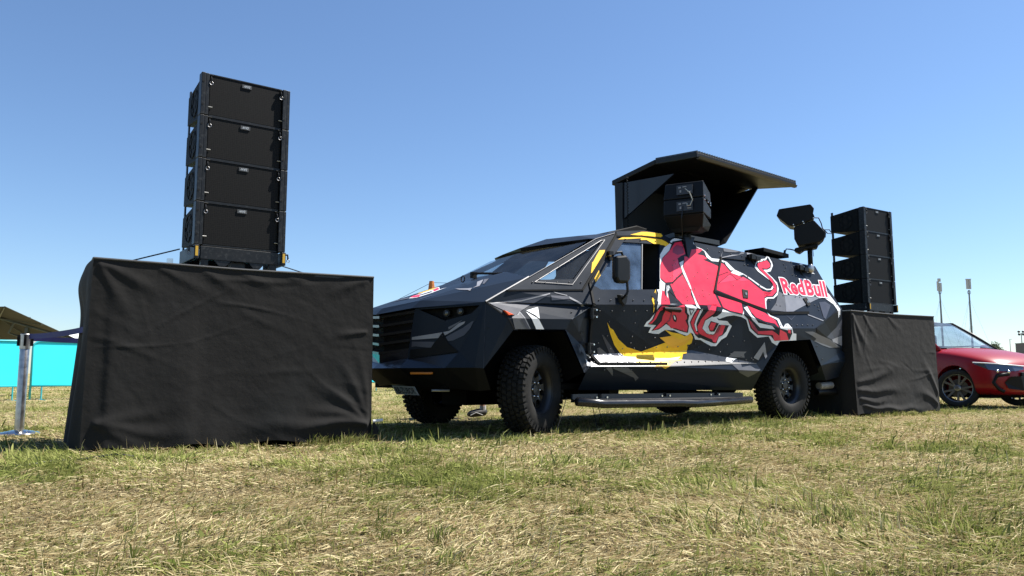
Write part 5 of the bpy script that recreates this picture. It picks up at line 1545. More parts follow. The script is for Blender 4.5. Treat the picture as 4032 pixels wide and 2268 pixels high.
def make_base():
    r = thing('stacking_frame', '', 'frame')
    MB().box((CW / 2, 0.02, 0.055), (CW - 0.12, 0.05, 0.115)).build('front_beam', M_RAIL, r, bevel=0.004)
    MB().box((CW / 2, CD - 0.05, 0.055), (CW - 0.12, 0.05, 0.10)).build('rear_beam', M_RAIL, r, bevel=0.004)
    for xx in (0.02, CW - 0.02):
        sp = MB().box((xx, 0.22, 0.055), (0.04, 0.52, 0.12)).build('side_plate', M_RAIL, r, bevel=0.004)
        MB().box((xx, -0.042, 0.06), (0.022, 0.006, 0.085)).build('warning_tag', mat('yellow_tag', (0.62, 0.36, 0.03), 0.5), sp)
        s = -1 if xx < 0.3 else 1
        mb = MB().tube([(xx, 0.0, 0.10), (xx + s * 0.05, 0.0, 0.10), (xx + s * 0.055, 0.0, 0.06)], 0.009, 6)
        pn = mb.build('quick_release_pin', M_RAIL, r)
        MB().tube([(xx + s * 0.055 + 0.014 * math.cos(t), 0.0, 0.045 + 0.014 * math.sin(t)) for t in np.linspace(0, 2 * math.pi, 13)], 0.003, 5, cap=False).build('pin_ring', mat('ring_steel', (0.25, 0.25, 0.26), 0.4, 0.8), pn)
    for xx in (0.10, CW - 0.10):
        for yy in (0.03, CD - 0.06):
            ft = MB().box((xx, yy, -0.028), (0.06, 0.05, 0.05)).build('foot_bracket', M_RAIL, r)
            MB().tube([(xx, yy, -0.05), (xx, yy, -0.082)], 0.012, 8).build('screw_foot', M_CHROME, ft)
    for xx in (0.25, CW - 0.25):
        MB().hexa([(xx - 0.07, 0.0, -0.002), (xx + 0.07, 0.0, -0.002), (xx + 0.07, 0.03, -0.002), (xx - 0.07, 0.03, -0.002)], [(xx - 0.03, 0.0, -0.05), (xx + 0.03, 0.0, -0.05), (xx + 0.03, 0.03, -0.05), (xx - 0.03, 0.03, -0.05)]).build('lifting_lug', M_RAIL, r)
    MB().box((CW / 2, 0.1, -0.03), (0.12, 0.1, 0.05)).build('centre_bracket', M_RAIL, r)
    return r
cab0, base0 = make_cabinet(), make_base()
first = True
NAMES = ['lowest', 'second lowest', 'third lowest', 'topmost']
for sx, (loc, yaw, where) in enumerate((((-2.745, 6.48, 1.585), R(36.34), 'tall near stack on the left'), ((5.585, 11.94, 1.585), R(33.0), 'far stack beside the red car'))):
    b = base0 if sx == 0 else copy_tree(base0)
    b.location = loc
    b.rotation_euler = (0, 0, yaw)
    tag(b, 'black steel base frame with yellow tags under the ' + ('large near speaker stack' if sx == 0 else 'far speaker stack'), 'frame', 'stacking frames')
    for k in range(4):
        c = cab0 if first else copy_tree(cab0)
        first = False
        c.location = (loc[0], loc[1], loc[2] + 0.118 + k * CHH)
        c.rotation_euler = (0, 0, yaw)
        tag(c, '%s black speaker cabinet in the %s' % (NAMES[k], where), 'speaker', 'line array cabinets')

# ------------------------------------------------------------------ black draped platforms
def cloth_mat(name):
    m = mat(name, (0.0145, 0.0135, 0.0127), 0.85, var=0.22, vscale=1.6, dirt=(0.020, 0.022, 0.023), dscale=1.1, damount=0.5)
    n = m.node_tree
    b = n.nodes['Principled BSDF']
    b.inputs['Sheen Weight'].default_value = 0.06
    b.inputs['Sheen Roughness'].default_value = 0.5
    b.inputs['Specular IOR Level'].default_value = 0.2
    tc = n.nodes.new('ShaderNodeTexCoord')
    wv = n.nodes.new('ShaderNodeTexNoise')
    wv.inputs['Scale'].default_value = 9
    wv.inputs['Detail'].default_value = 7
    n.links.new(tc.outputs['Object'], wv.inputs['Vector'])
    bp = n.nodes.new('ShaderNodeBump')
    bp.inputs['Strength'].default_value = 0.30
    bp.inputs['Distance'].default_value = 0.02
    n.links.new(wv.outputs['Fac'], bp.inputs['Height'])
    n.links.new(bp.outputs[0], b.inputs['Normal'])
    return m
M_CLOTH = cloth_mat('black_molton')
def drape(name, label, loc, yaw, L, D, H, seed, frontfold, group='draped speaker platforms'):
    r = thing(name, label, 'platform', loc, yaw, group)
    rs = np.random.default_rng(seed)
    def creases(s, t, n=26, amp=0.010):
        """sum of soft ridges radiating from pinned points"""
        z = np.zeros_like(s)
        for k in range(n):
            cx, cy = rs.uniform(0, 1), rs.uniform(0.0, 1)
            a = rs.normal(0, 0.55)
            wd = rs.uniform(0.012, 0.04)
            ln = rs.uniform(0.12, 0.45)
            du = (s - cx) * L
            dv = (t - cy) * H
            al = du * math.cos(a) + dv * math.sin(a)
            ac = -du * math.sin(a) + dv * math.cos(a) + 0.12 * al * al * rs.normal()
            z += amp * rs.uniform(-0.6, 1.0) * np.exp(-(ac / wd) ** 2) * np.exp(-(al / ln) ** 2)
        return z
    ns, ntt = 190, 130
    S_, T_ = np.meshgrid(np.linspace(0, 1, ns), np.linspace(0, 1, ntt), indexing='ij')      # t: 0 bottom, 1 top
    Dp = creases(S_, T_)
    Dp *= 0.5
    Dp += frontfold(S_, T_, L, H) * 0.45
    Dp *= np.clip((1 - T_) / 0.04, 0, 1) * np.clip(S_ / 0.02, 0, 1) * np.clip((1 - S_) / 0.02, 0, 1)
    flare = 0.05 * (1 - T_) ** 1.5 * (1 - 0.7 * S_)
    X = S_ * L
    hem = 0.012 + 0.015 * np.sin(S_ * 23) * (1 - T_) + 0.0 * S_
    Zt = hem * (1 - T_) + T_ * H - 0.018 * np.sin(S_ * math.pi) * T_ ** 6
    Y = -Dp - flare
    # left end leans out at the foot
    X = X - 0.02 * (1 - S_) ** 10 * (1 - T_) ** 0.8
    fr = np.stack([X, Y, Zt], -1)
    mb = MB()
    mb.grid(fr.tolist())
    front = mb.build('front_cloth', M_CLOTH, r, smooth=True)
    front['label'] = 'creased black cloth front'
    # left end
    na = 60
    A_, T2 = np.meshgrid(np.linspace(0, 1, na), np.linspace(0, 1, 90), indexing='ij')
    fold = 0.05 * np.sin(A_ * 8 + 1.0) * (1 - T2) + 0.022 * np.sin(A_ * 19 + T2 * 2.0) * (1 - T2) ** 0.6
    bul = 0.06 * np.sin(A_ * math.pi) * np.exp(-((T2 - 0.9) / 0.12) ** 2)
    Xl = -0.02 * (1 - T2) ** 0.8 * (1 - A_) - (fold * np.clip(A_ / 0.1, 0, 1) + bul) - 0.06 * (1 - T2) * np.sin(np.clip(A_, 0, 1) * math.pi)
    Yl = A_ * D - 0.05 * (1 - T2) ** 1.5 * (1 - A_)
    Zl = 0.012 + T2 * (H - 0.012)
    mb = MB().grid(np.stack([Xl, Yl, Zl], -1).tolist())
    mb.build('end_cloth', M_CLOTH, r, smooth=True)
    # right end, back, top
    mb = MB()
    mb.grid([[(L - 0.0 + 0.01 * math.sin(a * 14), a * D, z * H) for z in np.linspace(0, 1, 12)] for a in np.linspace(0, 1, 30)])
    mb.grid([[(s * L, D + 0.012 * math.sin(s * 30), z * H) for z in np.linspace(0, 1, 12)] for s in np.linspace(0, 1, 50)])
    mb.build('rear_cloth', M_CLOTH, r, smooth=True)
    mb = MB().hexa([(0, 0, H - 0.03), (L, 0, H - 0.03), (L, D, H - 0.03), (0, D, H - 0.03)], [(0, 0, H), (L, 0, H), (L, D, H), (0, D, H)])
    mb.build('deck', mat('stage_deck', (0.03, 0.03, 0.03), 0.7), r)
    MB().tube([(0, 0, H + 0.001), (L * 0.5, 0, H - 0.012), (L, 0, H + 0.001)], 0.010, 8).build('top_hem', mat('hem_grey', (0.035, 0.036, 0.038), 0.6), r)
    MB().tube([(0, 0, H), (0, D, H)], 0.010, 8).build('end_hem', mat('hem_pale', (0.10, 0.12, 0.125), 0.6), r)
    return r
def ridge(S_, T_, L, H, p, q, wd, amp, curve=0.0):
    """ridge from p to q in (m from left, m from ground)"""
    p, q = np.array(p), np.array(q)
    d = q - p
    ln = np.hypot(*d)
    d = d / ln
    a = (S_ * L - p[0]) * d[0] + (T_ * H - p[1]) * d[1]
    c = -(S_ * L - p[0]) * d[1] + (T_ * H - p[1]) * d[0] + curve * np.sin(np.clip(a / ln, 0, 1) * math.pi)
    t = a / ln
    env = np.clip(t / 0.06, 0, 1) * np.clip((1.05 - t) / 0.5, 0, 1)
    return amp * env * np.exp(-(c / (wd * (0.5 + np.clip(t, 0, 1)))) ** 2)
def foldL(S_, T_, L, H):
    z = 0.05 * np.sin(S_ * math.pi) * np.sin(np.clip(T_, 0, 1) * math.pi) ** 0.8 * 0.5
    rc = (L - 0.03, 0.12)
    for q, wd, am in (((1.55, 0.10), 0.05, 0.045), ((1.65, 0.28), 0.045, 0.035), ((1.75, 0.52), 0.045, 0.028), ((1.98, 0.75), 0.04, 0.020), ((2.15, 0.9), 0.035, 0.014), ((0.9, 0.10), 0.06, 0.02)):
        z += ridge(S_, T_, L, H, rc, q, wd, am, 0.03)
    lc = (0.06, 0.20)
    for q, wd, am in (((0.8, 0.10), 0.05, 0.026), ((0.7, 0.36), 0.05, 0.018), ((0.45, 0.02), 0.04, 0.02)):
        z += ridge(S_, T_, L, H, lc, q, wd, am, 0.02)
    for x0, q, am in ((0.02, (0.55, 1.22), 0.022), (0.02, (0.30, 1.0), 0.020), (0.45, (0.95, 1.22), 0.014), (0.8, (1.15, 1.26), 0.014), (1.1, (1.5, 1.3), 0.010), (1.5, (1.8, 1.35), 0.010), (2.29, (1.85, 1.30), 0.016), (2.29, (2.1, 1.15), 0.012)):
        z += ridge(S_, T_, L, H, (x0, H - 0.01), q, 0.045, am)
    z += ridge(S_, T_, L, H, (2.28, 0.98), (1.95, 0.93), 0.03, 0.02)
    # square weight that pushes the cloth out at the lower left
    z += 0.035 * (1 / (1 + np.exp(-(S_ * L - 0.13) / 0.012))) * (1 / (1 + np.exp((S_ * L - 0.78) / 0.03))) * (1 / (1 + np.exp((T_ * H - 1.0) / 0.12)))
    z += 0.018 * np.sin(S_ * L * 9 + T_ * 2.5) * (1 - T_) ** 3
    return z
def foldR(S_, T_, L, H):
    z = 0.03 * np.sin(S_ * math.pi) * np.sin(T_ * math.pi) * 0.4
    for p, q, wd, am in (((0.02, 0.34), (1.3, 0.40), 0.06, 0.05), ((0.05, 0.22), (0.9, 0.20), 0.05, 0.04), ((0.10, 0.12), (1.9, 0.06), 0.04, 0.05), ((0.02, 0.45), (1.2, 0.75), 0.06, 0.035), ((L - 0.04, 0.10), (1.5, 0.35), 0.06, 0.04), ((L - 0.02, 0.25), (1.75, 0.8), 0.05, 0.03),
                         ((0.02, H - 0.02), (0.42, 0.9), 0.05, 0.03), ((0.02, H - 0.02), (0.2, 0.75), 0.04, 0.025), ((0.3, H - 0.01), (0.65, 1.1), 0.04, 0.016), ((0.9, H - 0.01), (1.3, 1.25), 0.04, 0.012)):
        z += ridge(S_, T_, L, H, p, q, wd, am, 0.03)
    return z
dl = drape('draped_platform', 'large platform hung with black cloth under the near speaker stack', (-3.29, 5.93, 0), R(31.7), 2.33, 1.25, 1.5, 3, foldL)
dr = drape('draped_platform', 'smaller looking black draped platform between truck and red car', (4.90, 11.0, 0), R(32.5), 2.2, 1.7, 1.5, 8, foldR)
# pale tie at the lower right corner of the near cloth
MB().tube([(2.33, -0.05, 0.16), (2.42, -0.06, 0.17)], 0.014, 8).build('cloth_tie', mat('tie_white', (0.6, 0.6, 0.6), 0.5), dl)
MB().tube([(2.34, -0.04, 0.15), (2.36, -0.06, 0.08), (2.33, -0.07, 0.0)], 0.02, 8, rad=[0.012, 0.03, 0.02]).build('cloth_knot', M_CLOTH, dl)
MB().box((0.62, 0.55, 1.56), (0.05, 0.05, 0.11)).build('deck_post', M_CHROME, dl)

# guy lines of the near stack
def local(o, p):
    return Matrix.Translation(o.location) @ Matrix.Rotation(o.rotation_euler.z, 4, 'Z') @ Vector(p)
a = local(base0, (-0.03, 0.35, 0.12))
g1 = MB().tube([a, local(dl, (0.05, 0.85, 1.51))], 0.006, 6).build('guy_line', mat('steel_cable', (0.04, 0.05, 0.06), 0.4, 0.5))
tag(g1, 'thin dark guy line running left from the near speaker stack', 'cable', 'guy lines of the near stack')
g2_ = MB().tube([local(base0, (CW + 0.01, 0.1, 0.01)), local(dl, (2.1, 0.6, 1.51))], 0.006, 6).build('guy_line', MATS['steel_cable'])
tag(g2_, 'thin dark guy line running right from the near speaker stack', 'cable', 'guy lines of the near stack')
# black hose on the grass
hz_ = []
for k in range(14):
    t = k / 13
    x, y = -2.72 - 0.66 * t + 0.05 * math.sin(t * 8), 5.58 - 0.40 * t + 0.05 * math.sin(t * 5)
    hz_.append((x, y, float(gz(x, y)) + 0.014 + 0.012 * math.sin(t * 6)))
o = MB().tube(hz_, 0.011, 8).build('cable', M_CORD, smooth=True)
tag(o, 'black cable lying on the dry grass before the near platform', 'cable')

# ------------------------------------------------------------------ stanchions and belts
M_POST = mat('brushed_steel', (0.42, 0.40, 0.38), 0.32, 1.0, var=0.25, vscale=20)
M_BELT = mat('belt_blue', (0.022, 0.024, 0.135), 0.7, var=0.1, bump=0.2, bscale=300)
def stanchion(label, loc):
    r = thing('stanchion', label, 'stanchion', loc, 0, 'steel belt posts')
    MB().lathe([(0.0, 0.045), (0.05, 0.045), (0.17, 0.022), (0.185, 0.008), (0.185, 0.0), (0, 0)], 36, 'Z').build('base_plate', mat('base_chrome', (0.6, 0.6, 0.61), 0.15, 1.0), r, smooth=True)
    MB().lathe([(0.042, 0.04), (0.042, 0.92), (0.036, 0.93), (0, 0.93)], 24, 'Z').build('post', M_POST, r, smooth=True)
    mb = MB().lathe([(0.047, 0.84), (0.047, 0.985), (0.043, 0.99), (0.0, 0.99)], 20, 'Z')
    hdm = mb.build('belt_head', M_POST, r)
    for k in range(4):
        t = R(30) + k * math.pi / 2
        MB().box((0.055 * math.cos(t), 0.055 * math.sin(t), 0.925), (0.03, 0.022, 0.11), Matrix.Rotation(t, 3, 'Z')).build('belt_slot', M_TRIM, r)
    return r
st_loc = Vector((-4.86, 7.62, 0.0))
stanchion('brushed steel belt post with chrome foot at the left edge', st_loc)
st2 = Vector((-3.6, 8.42, 0.0))
stanchion('steel belt post hidden behind the near draped platform', st2)
def belt(label, a, b, h=0.05, s=0.015):
    a, b = Vector(a), Vector(b)
    mb = MB()
    n = 14
    d = (b - a).normalized()
    nn = d.cross(Vector((0, 0, 1))).normalized() * 0.002
    for sgn in (1, -1):
        rows = []
        for k in range(n + 1):
            t = k / n
            p = a.lerp(b, t) - Vector((0, 0, s * 4 * t * (1 - t)))
            tw_ = 0.006 * math.sin(t * 9)
            rows.append([tuple(p + nn * sgn + Vector((0, 0, -h / 2))), tuple(p + nn * sgn + Vector((tw_, 0, h / 2)))])
        mb.grid(rows)
    o = mb.build('belt_barrier', M_BELT, smooth=False)
    return tag(o, label, 'belt', 'blue queue belts')
be = local(dl, (0.0, 0.55, 0.97))
belt('upper dark blue belt rising from steel post to the black cloth', st_loc + Vector((0.055, -0.03, 0.965)), be)
belt('lower dark blue belt running from steel post behind the platform', st_loc + Vector((0.05, 0.03, 0.945)), st2 + Vector((-0.05, -0.03, 0.945)))

# ------------------------------------------------------------------ turquoise barriers
M_TURQ = mat('turquoise_tube', (0.03, 0.42, 0.47), 0.35)
def turq_panel():
    m = bpy.data.materials.new('turquoise_cloth')
    m.use_nodes = True
    n = m.node_tree
    b = n.nodes['Principled BSDF']
    b.inputs['Roughness'].default_value = 0.7
    tc = n.nodes.new('ShaderNodeTexCoord')
    no = n.nodes.new('ShaderNodeTexNoise')
    no.inputs['Scale'].default_value = 1.2
    n.links.new(tc.outputs['Object'], no.inputs['Vector'])
    mx = n.nodes.new('ShaderNodeMix')
    mx.data_type = 'RGBA'
    mx.inputs[6].default_value = (0.02, 0.70, 0.82, 1)
    mx.inputs[7].default_value = (0.04, 0.78, 0.88, 1)
    n.links.new(no.outputs['Fac'], mx.inputs[0])
    n.links.new(mx.outputs[2], b.inputs['Base Color'])
    return m
M_TCL = turq_panel()
BW, BH = 2.35, 1.34
def barrier():
    r = thing('crowd_barrier', '', 'barrier')
    rad = 0.14
    pts = [(0.02, 0, 0.0), (0.02, 0, BH - rad)]
    for k in range(1, 7):
        t = math.pi - k * math.pi / 12
        pts.append((0.02 + rad + rad * math.cos(t), 0, BH - rad + rad * math.sin(t)))
    for k in range(0, 7):
        t = math.pi / 2 - k * math.pi / 12
        pts.append((BW - 0.02 - rad + rad * math.cos(t), 0, BH - rad + rad * math.sin(t)))
    pts.append((BW - 0.02, 0, 0.0))
    MB().tube(pts, 0.024, 8).build('tube_frame', M_TURQ, r, smooth=True)
    MB().tube([(0.02, 0, 0.33), (BW - 0.02, 0, 0.33)], 0.02, 8).build('bottom_rail', M_TURQ, r, smooth=True)
    q = [(0.04, 0, 0.35), (BW - 0.04, 0, 0.35)] + [(p[0], 0, p[2]) for p in pts[-2:0:-1]]
    mb = MB().hexa([(p[0], -0.004, p[2]) for p in q], [(p[0], 0.004, p[2]) for p in q])
    mb.build('cover', M_TCL, r)
    for xx in (0.25, BW - 0.25):
        MB().tube([(xx, -0.28, 0.01), (xx, 0.28, 0.01)], 0.018, 6).build('foot', M_TURQ, r)
        MB().tube([(xx, 0, 0.33), (xx, 0, 0.01)], 0.016, 6).build('foot_leg', M_TURQ, r)
    return r
b0 = barrier()
fdir = Vector((6.35, 7.25, 0)).normalized()
f0 = Vector((-11.02, 17.45, 0))
wh = ['cut by the left edge of the picture, beside the umbrella', 'between the belt post and the near draped platform', 'hidden behind the near draped platform, left', 'hidden behind the near draped platform, right', 'seen as a sliver between near platform and truck nose', 'behind the truck nose']
for k in range(-1, 5):
    b = b0 if k == -1 else copy_tree(b0)
    p = f0 + fdir * (k * (BW + 0.08) + 0.05)
    b.location = (p.x, p.y, -0.02)
    b.rotation_euler = (0, 0, math.atan2(fdir.y, fdir.x))
    tag(b, 'turquoise crowd barrier ' + wh[k + 1], 'barrier', 'turquoise barriers')

# ------------------------------------------------------------------ parasols
M_CAN = mat('parasol_taupe', (0.06, 0.054, 0.048), 0.85, var=0.08)
M_PAR = mat('parasol_frame', (0.10, 0.11, 0.11), 0.4, 0.3)
def parasol(label, loc, yaw):
    r = thing('parasol', label, 'umbrella', loc, yaw, 'square cantilever parasols')
    hs_, zt, ze = 1.35, 2.62, 2.16
    tl = Matrix.Translation((0, 0, 2.35)) @ Matrix.Rotation(R(-15), 4, 'X') @ Matrix.Translation((0, 0, -2.35))
    cor = [tuple(tl @ Vector(p)) for p in ((-hs_, -hs_, ze), (hs_, -hs_, ze), (hs_, hs_, ze), (-hs_, hs_, ze))]
    zt = 2.38
    mb = MB()
    for k in range(4):
        mb.poly([(0, 0, zt), cor[k], cor[(k + 1) % 4]])
    c = mb.build('canopy', M_CAN, r, normals=True)
    so_ = c.modifiers.new('thickness', 'SOLIDIFY')
    so_.thickness = 0.012
    mb = MB()
    for k in range(4):
        mb.hexa([Vector((0, 0, zt - 0.03)) + Vector(d) for d in ((-.02, 0, 0), (.02, 0, 0), (.02, .0, -.04), (-.02, 0, -.04))], [Vector(cor[k]) + Vector(d) for d in ((-.012, 0, -0.02), (.012, 0, -0.02), (.012, 0, -.045), (-.012, 0, -.045))])
        c2 = (Vector(cor[k]) + Vector(cor[(k + 1) % 4])) / 2
        mb.tube([(0, 0, zt - 0.05), tuple(c2 + Vector((0, 0, -0.03)))], 0.012, 5)
    mb.build('ribs', M_PAR, r)
    px_ = 0.36
    MB().box((px_, px_ + 0.25, 1.2), (0.09, 0.09, 2.4)).build('mast', M_PAR, r)
    MB().tube([(px_, px_ + 0.25, 2.38), (px_ - 0.45, px_ + 0.1, 2.34), (0, 0, zt + 0.03)], 0.025, 8).build('top_arm', M_PAR, r)
    ck = MB().tube([(px_, px_ + 0.25, 1.78), (px_ - 0.3, px_ - 0.05, 1.95), (0.3, 0.3, 2.4)], 0.03, 8).build('tilt_arm', M_PAR, r)
    MB().box((px_, px_ + 0.2, 1.76), (0.14, 0.14, 0.14)).build('slider', M_CHROME, r)
    MB().box((px_, px_ + 0.25, 0.04), (0.9, 0.9, 0.08)).build('base_plate', M_PAR, r)
    return r
parasol('taupe square parasol at the left edge above the turquoise barrier', (-13.9, 20.6, -0.25), R(-8))
parasol('grey parasol seen between the near platform and truck nose', (-7.05, 30.0, -0.35), R(25))
# white marquee far behind
r = thing('marquee', 'white marquee roof peeking above the lower blue belt', 'tent', (-20.0, 36.5, 0), R(20))
mb = MB()
for k in range(4):
    t0, t1 = k * math.pi / 2 + math.pi / 4, (k + 1) * math.pi / 2 + math.pi / 4
    mb.poly([(0, 0, 2.9), (2.1 * math.cos(t0), 2.1 * math.sin(t0), 2.05), (2.1 * math.cos(t1), 2.1 * math.sin(t1), 2.05)])
    mb.poly([(2.1 * math.cos(t0), 2.1 * math.sin(t0), 2.05), (2.1 * math.cos(t1), 2.1 * math.sin(t1), 2.05), (2.1 * math.cos(t1), 2.1 * math.sin(t1), 1.85), (2.1 * math.cos(t0), 2.1 * math.sin(t0), 1.85)])
mb.build('roof', mat('tent_white', (0.75, 0.75, 0.74), 0.7), r)
for k in range(4):
    t0 = k * math.pi / 2 + math.pi / 4
    MB().tube([(2.08 * math.cos(t0), 2.08 * math.sin(t0), 0), (2.08 * math.cos(t0), 2.08 * math.sin(t0), 2.0)], 0.03, 6).build('leg', M_ALU, r)
# orange wrapped pole top above the hood, with stays
zp = 0.6 + 26 * math.tan(math.atan(335.5 / 3000) + math.atan((1134 - 1107) / 3000))
xp = 26 * (1697 - 2016) / 3000
r = thing('guyed_pole', 'pole with orange wrapped tip and stays rising behind the hood', 'pole', (xp, 26, 0))
MB().tube([(0, 0, 0), (0, 0, zp - 0.05)], 0.03, 8).build('shaft', M_PAR, r)
MB().tube([(0, 0, zp - 0.42), (0, 0, zp - 0.25), (0, 0, zp - 0.03), (0, 0, zp)], 0.1, 9, rad=[0.12, 0.115, 0.085, 0.08]).build('orange_wrap', mat('orange_wrap', (0.42, 0.14, 0.03), 0.8, var=0.3, bump=1, bscale=12), r)
for d in ((-4.6, -1.0), (6.2, 1.0), (0.8, 5.0)):
    MB().tube([(0, 0, zp - 0.05), (d[0], d[1], zp - (2.6 if d[0] < 0 else 0.1) if abs(d[0]) > 1 else 0)], 0.008, 5).build('stay', MATS['steel_cable'], r)

# ------------------------------------------------------------------ masts, lamps, bush, cabin far right
M_MAST = mat('mast_grey', (0.16, 0.18, 0.18), 0.5, 0.3)
M_ANT = mat('antenna_white', (0.42, 0.44, 0.44), 0.5)
def far(px, py, d):
    th = math.atan(335.5 / 3000) + math.atan((1134 - py) / 3000)
    dep = d * math.cos(math.atan(335.5 / 3000)) + (d * math.tan(th)) * math.sin(math.atan(335.5 / 3000))
    return Vector(((px - 2016) / 3000 * dep, d, 0.6 + d * math.tan(th)))
def mast(label, px, ptop, d, kind):
    t = far(px, ptop, d)
    r = thing('antenna_mast', label, 'mast', (t.x, t.y, 0), 0, 'guyed antenna masts')
    H = t.z
    s = d / 3000
    MB().tube([(0, 0, 0), (0, 0, H * 0.55), (0, 0, H - 45 * s)], 0.1, 8, rad=[4.2 * s, 3.6 * s, 2.6 * s]).build('pole', M_MAST, r)
    if kind == 0:
        MB().box((2 * s, 0, H - 34 * s), (12 * s, 6 * s, 34 * s)).build('panel_antenna', M_ANT, r)
        MB().box((-6 * s, 0, H - 30 * s), (6 * s, 6 * s, 38 * s)).build('panel_antenna', M_ANT, r)
        MB().box((0, 0, H - 6 * s), (10 * s, 6 * s, 13 * s)).build('top_unit', M_ANT, r)
    else:
        for dx in (-5, 5):
            MB().box((dx * s, 0, H - 22 * s), (7 * s, 6 * s, 38 * s)).build('panel_antenna', M_ANT, r)
        MB().box((0, 0, H - 1.5 * s), (20 * s, 6 * s, 3 * s)).build('top_bar', M_ANT, r)
    MB().tube([(6 * s * math.cos(a), 0, H - 54 * s + 8 * s * math.sin(a)) for a in np.linspace(0, 2 * math.pi, 17)], 1.0 * s, 5, cap=False).build('cable_loop', M_MAST, r)
    for k, (dx, dy) in enumerate(((-0.28, -0.1), (0.3, -0.12), (0.12, 0.3), (-0.16, 0.28))):
        for zf in (0.8, 0.55):
            MB().tube([(0, 0, H * zf), (dx * H * zf, dy * H * zf, 0)], 0.22 * s, 4).build('guy_wire', M_MAST, r)
    return r
mast('left of two grey antenna masts above the red car roof', 3697, 1097, 95, 0)
mast('right of two grey antenna masts, twin panels, above the windscreen', 3812, 1098, 95, 1)
t = far(4021, 1312, 110)
r = thing('floodlight_mast', 'lamp mast with four round floodlights at the right edge', 'lamp post', (t.x, t.y, 0))
s = 110 / 3000
MB().tube([(0, 0, 0), (0, 0, t.z)], 0.1, 8, rad=[2.2 * s, 1.4 * s]).build('pole', M_MAST, r)
MB().tube([(-11 * s, 0, t.z), (11 * s, 0, t.z)], 0.9 * s, 6).build('cross_arm', M_MAST, r)
for dx, dz in ((-10, 6), (-9, -5), (7, 6), (7, -5)):
    MB().lathe([(0, -0.18), (4.2 * s, -0.14), (4.4 * s, 0.0), (2.5 * s, 0.16), (0, 0.2)], 12, 'Y', (dx * s, 0, t.z + dz * s)).build('floodlight', mat('flood_dark', (0.02, 0.025, 0.03), 0.4), r, smooth=True)
t = far(3976, 1336, 120)
r = thing('street_lamp', 'slender pale street lamp far behind the red car hood', 'lamp post', (t.x, t.y, 0))
MB().tube([(0, 0, 0), (0, 0, t.z)], 0.08, 6, rad=[0.07, 0.05]).build('pole', M_ANT, r)
MB().box((0.14, 0, t.z), (0.34, 0.12, 0.06)).build('lamp_head', M_ANT, r)
t = far(4029, 1353, 105)
r = thing('site_cabin', 'dark grey cabin at the right edge of the field', 'cabin', (t.x + 1.2, t.y, 0))
MB().box((0, 0, t.z / 2), (3.0, 2.4, t.z)).build('wall', mat('cabin_grey', (0.10, 0.10, 0.11), 0.7, var=0.1), r)
MB().box((0, 0, t.z + 0.05), (3.1, 2.5, 0.08)).build('roof', mat('cabin_roof', (0.2, 0.2, 0.2), 0.6), r)
MB().box((-0.6, -1.21, 1.2), (0.9, 0.03, 2.0)).build('door', mat('cabin_door', (0.06, 0.06, 0.065), 0.6), r)

def bush(label, px0, px1, ptop, d, name='tree'):
    a, b = far(px0, ptop, d), far(px1, ptop, d)
    H = a.z
    r = thing(name, label, 'tree', ((a.x + b.x) / 2, d, 0))
    W = (b.x - a.x)
    MB().tube([(0, 0, 0), (0.05, 0, H * 0.35), (0, 0.05, H * 0.7)], 0.2, 7, rad=[0.16, 0.12, 0.04]).build('trunk', mat('bark', (0.09, 0.07, 0.05), 0.9), r)
    rs = np.random.default_rng(5)
    n = 2600
    p = rs.normal(0, 1, (n, 3))
    p /= np.linalg.norm(p, axis=1)[:, None]
    rad = (0.45 + 0.55 * rs.random(n)) * (0.75 + 0.5 * vnoise(p[:, 0] * 3 + 9, p[:, 2] * 3 + p[:, 1] * 2 + 9, 0.8, 4))
    p = p * rad[:, None] * np.array([W / 2, W / 2, H * 0.34]) + np.array([0, 0, H * 0.64])
    mb = MB()
    for q in p:
        a_ = rs.normal(0, 1, 3) * 0.13
        b_ = rs.normal(0, 1, 3) * 0.13
        mb.poly([q, q + a_, q + a_ * 0.5 + b_])
    mb.build('crown', mat('far_foliage', (0.10, 0.12, 0.055), 0.9, var=0.4, vscale=1.2), r, normals=False)
bush('small grey green tree beyond the red car windscreen', 3890, 3945, 1346, 118)
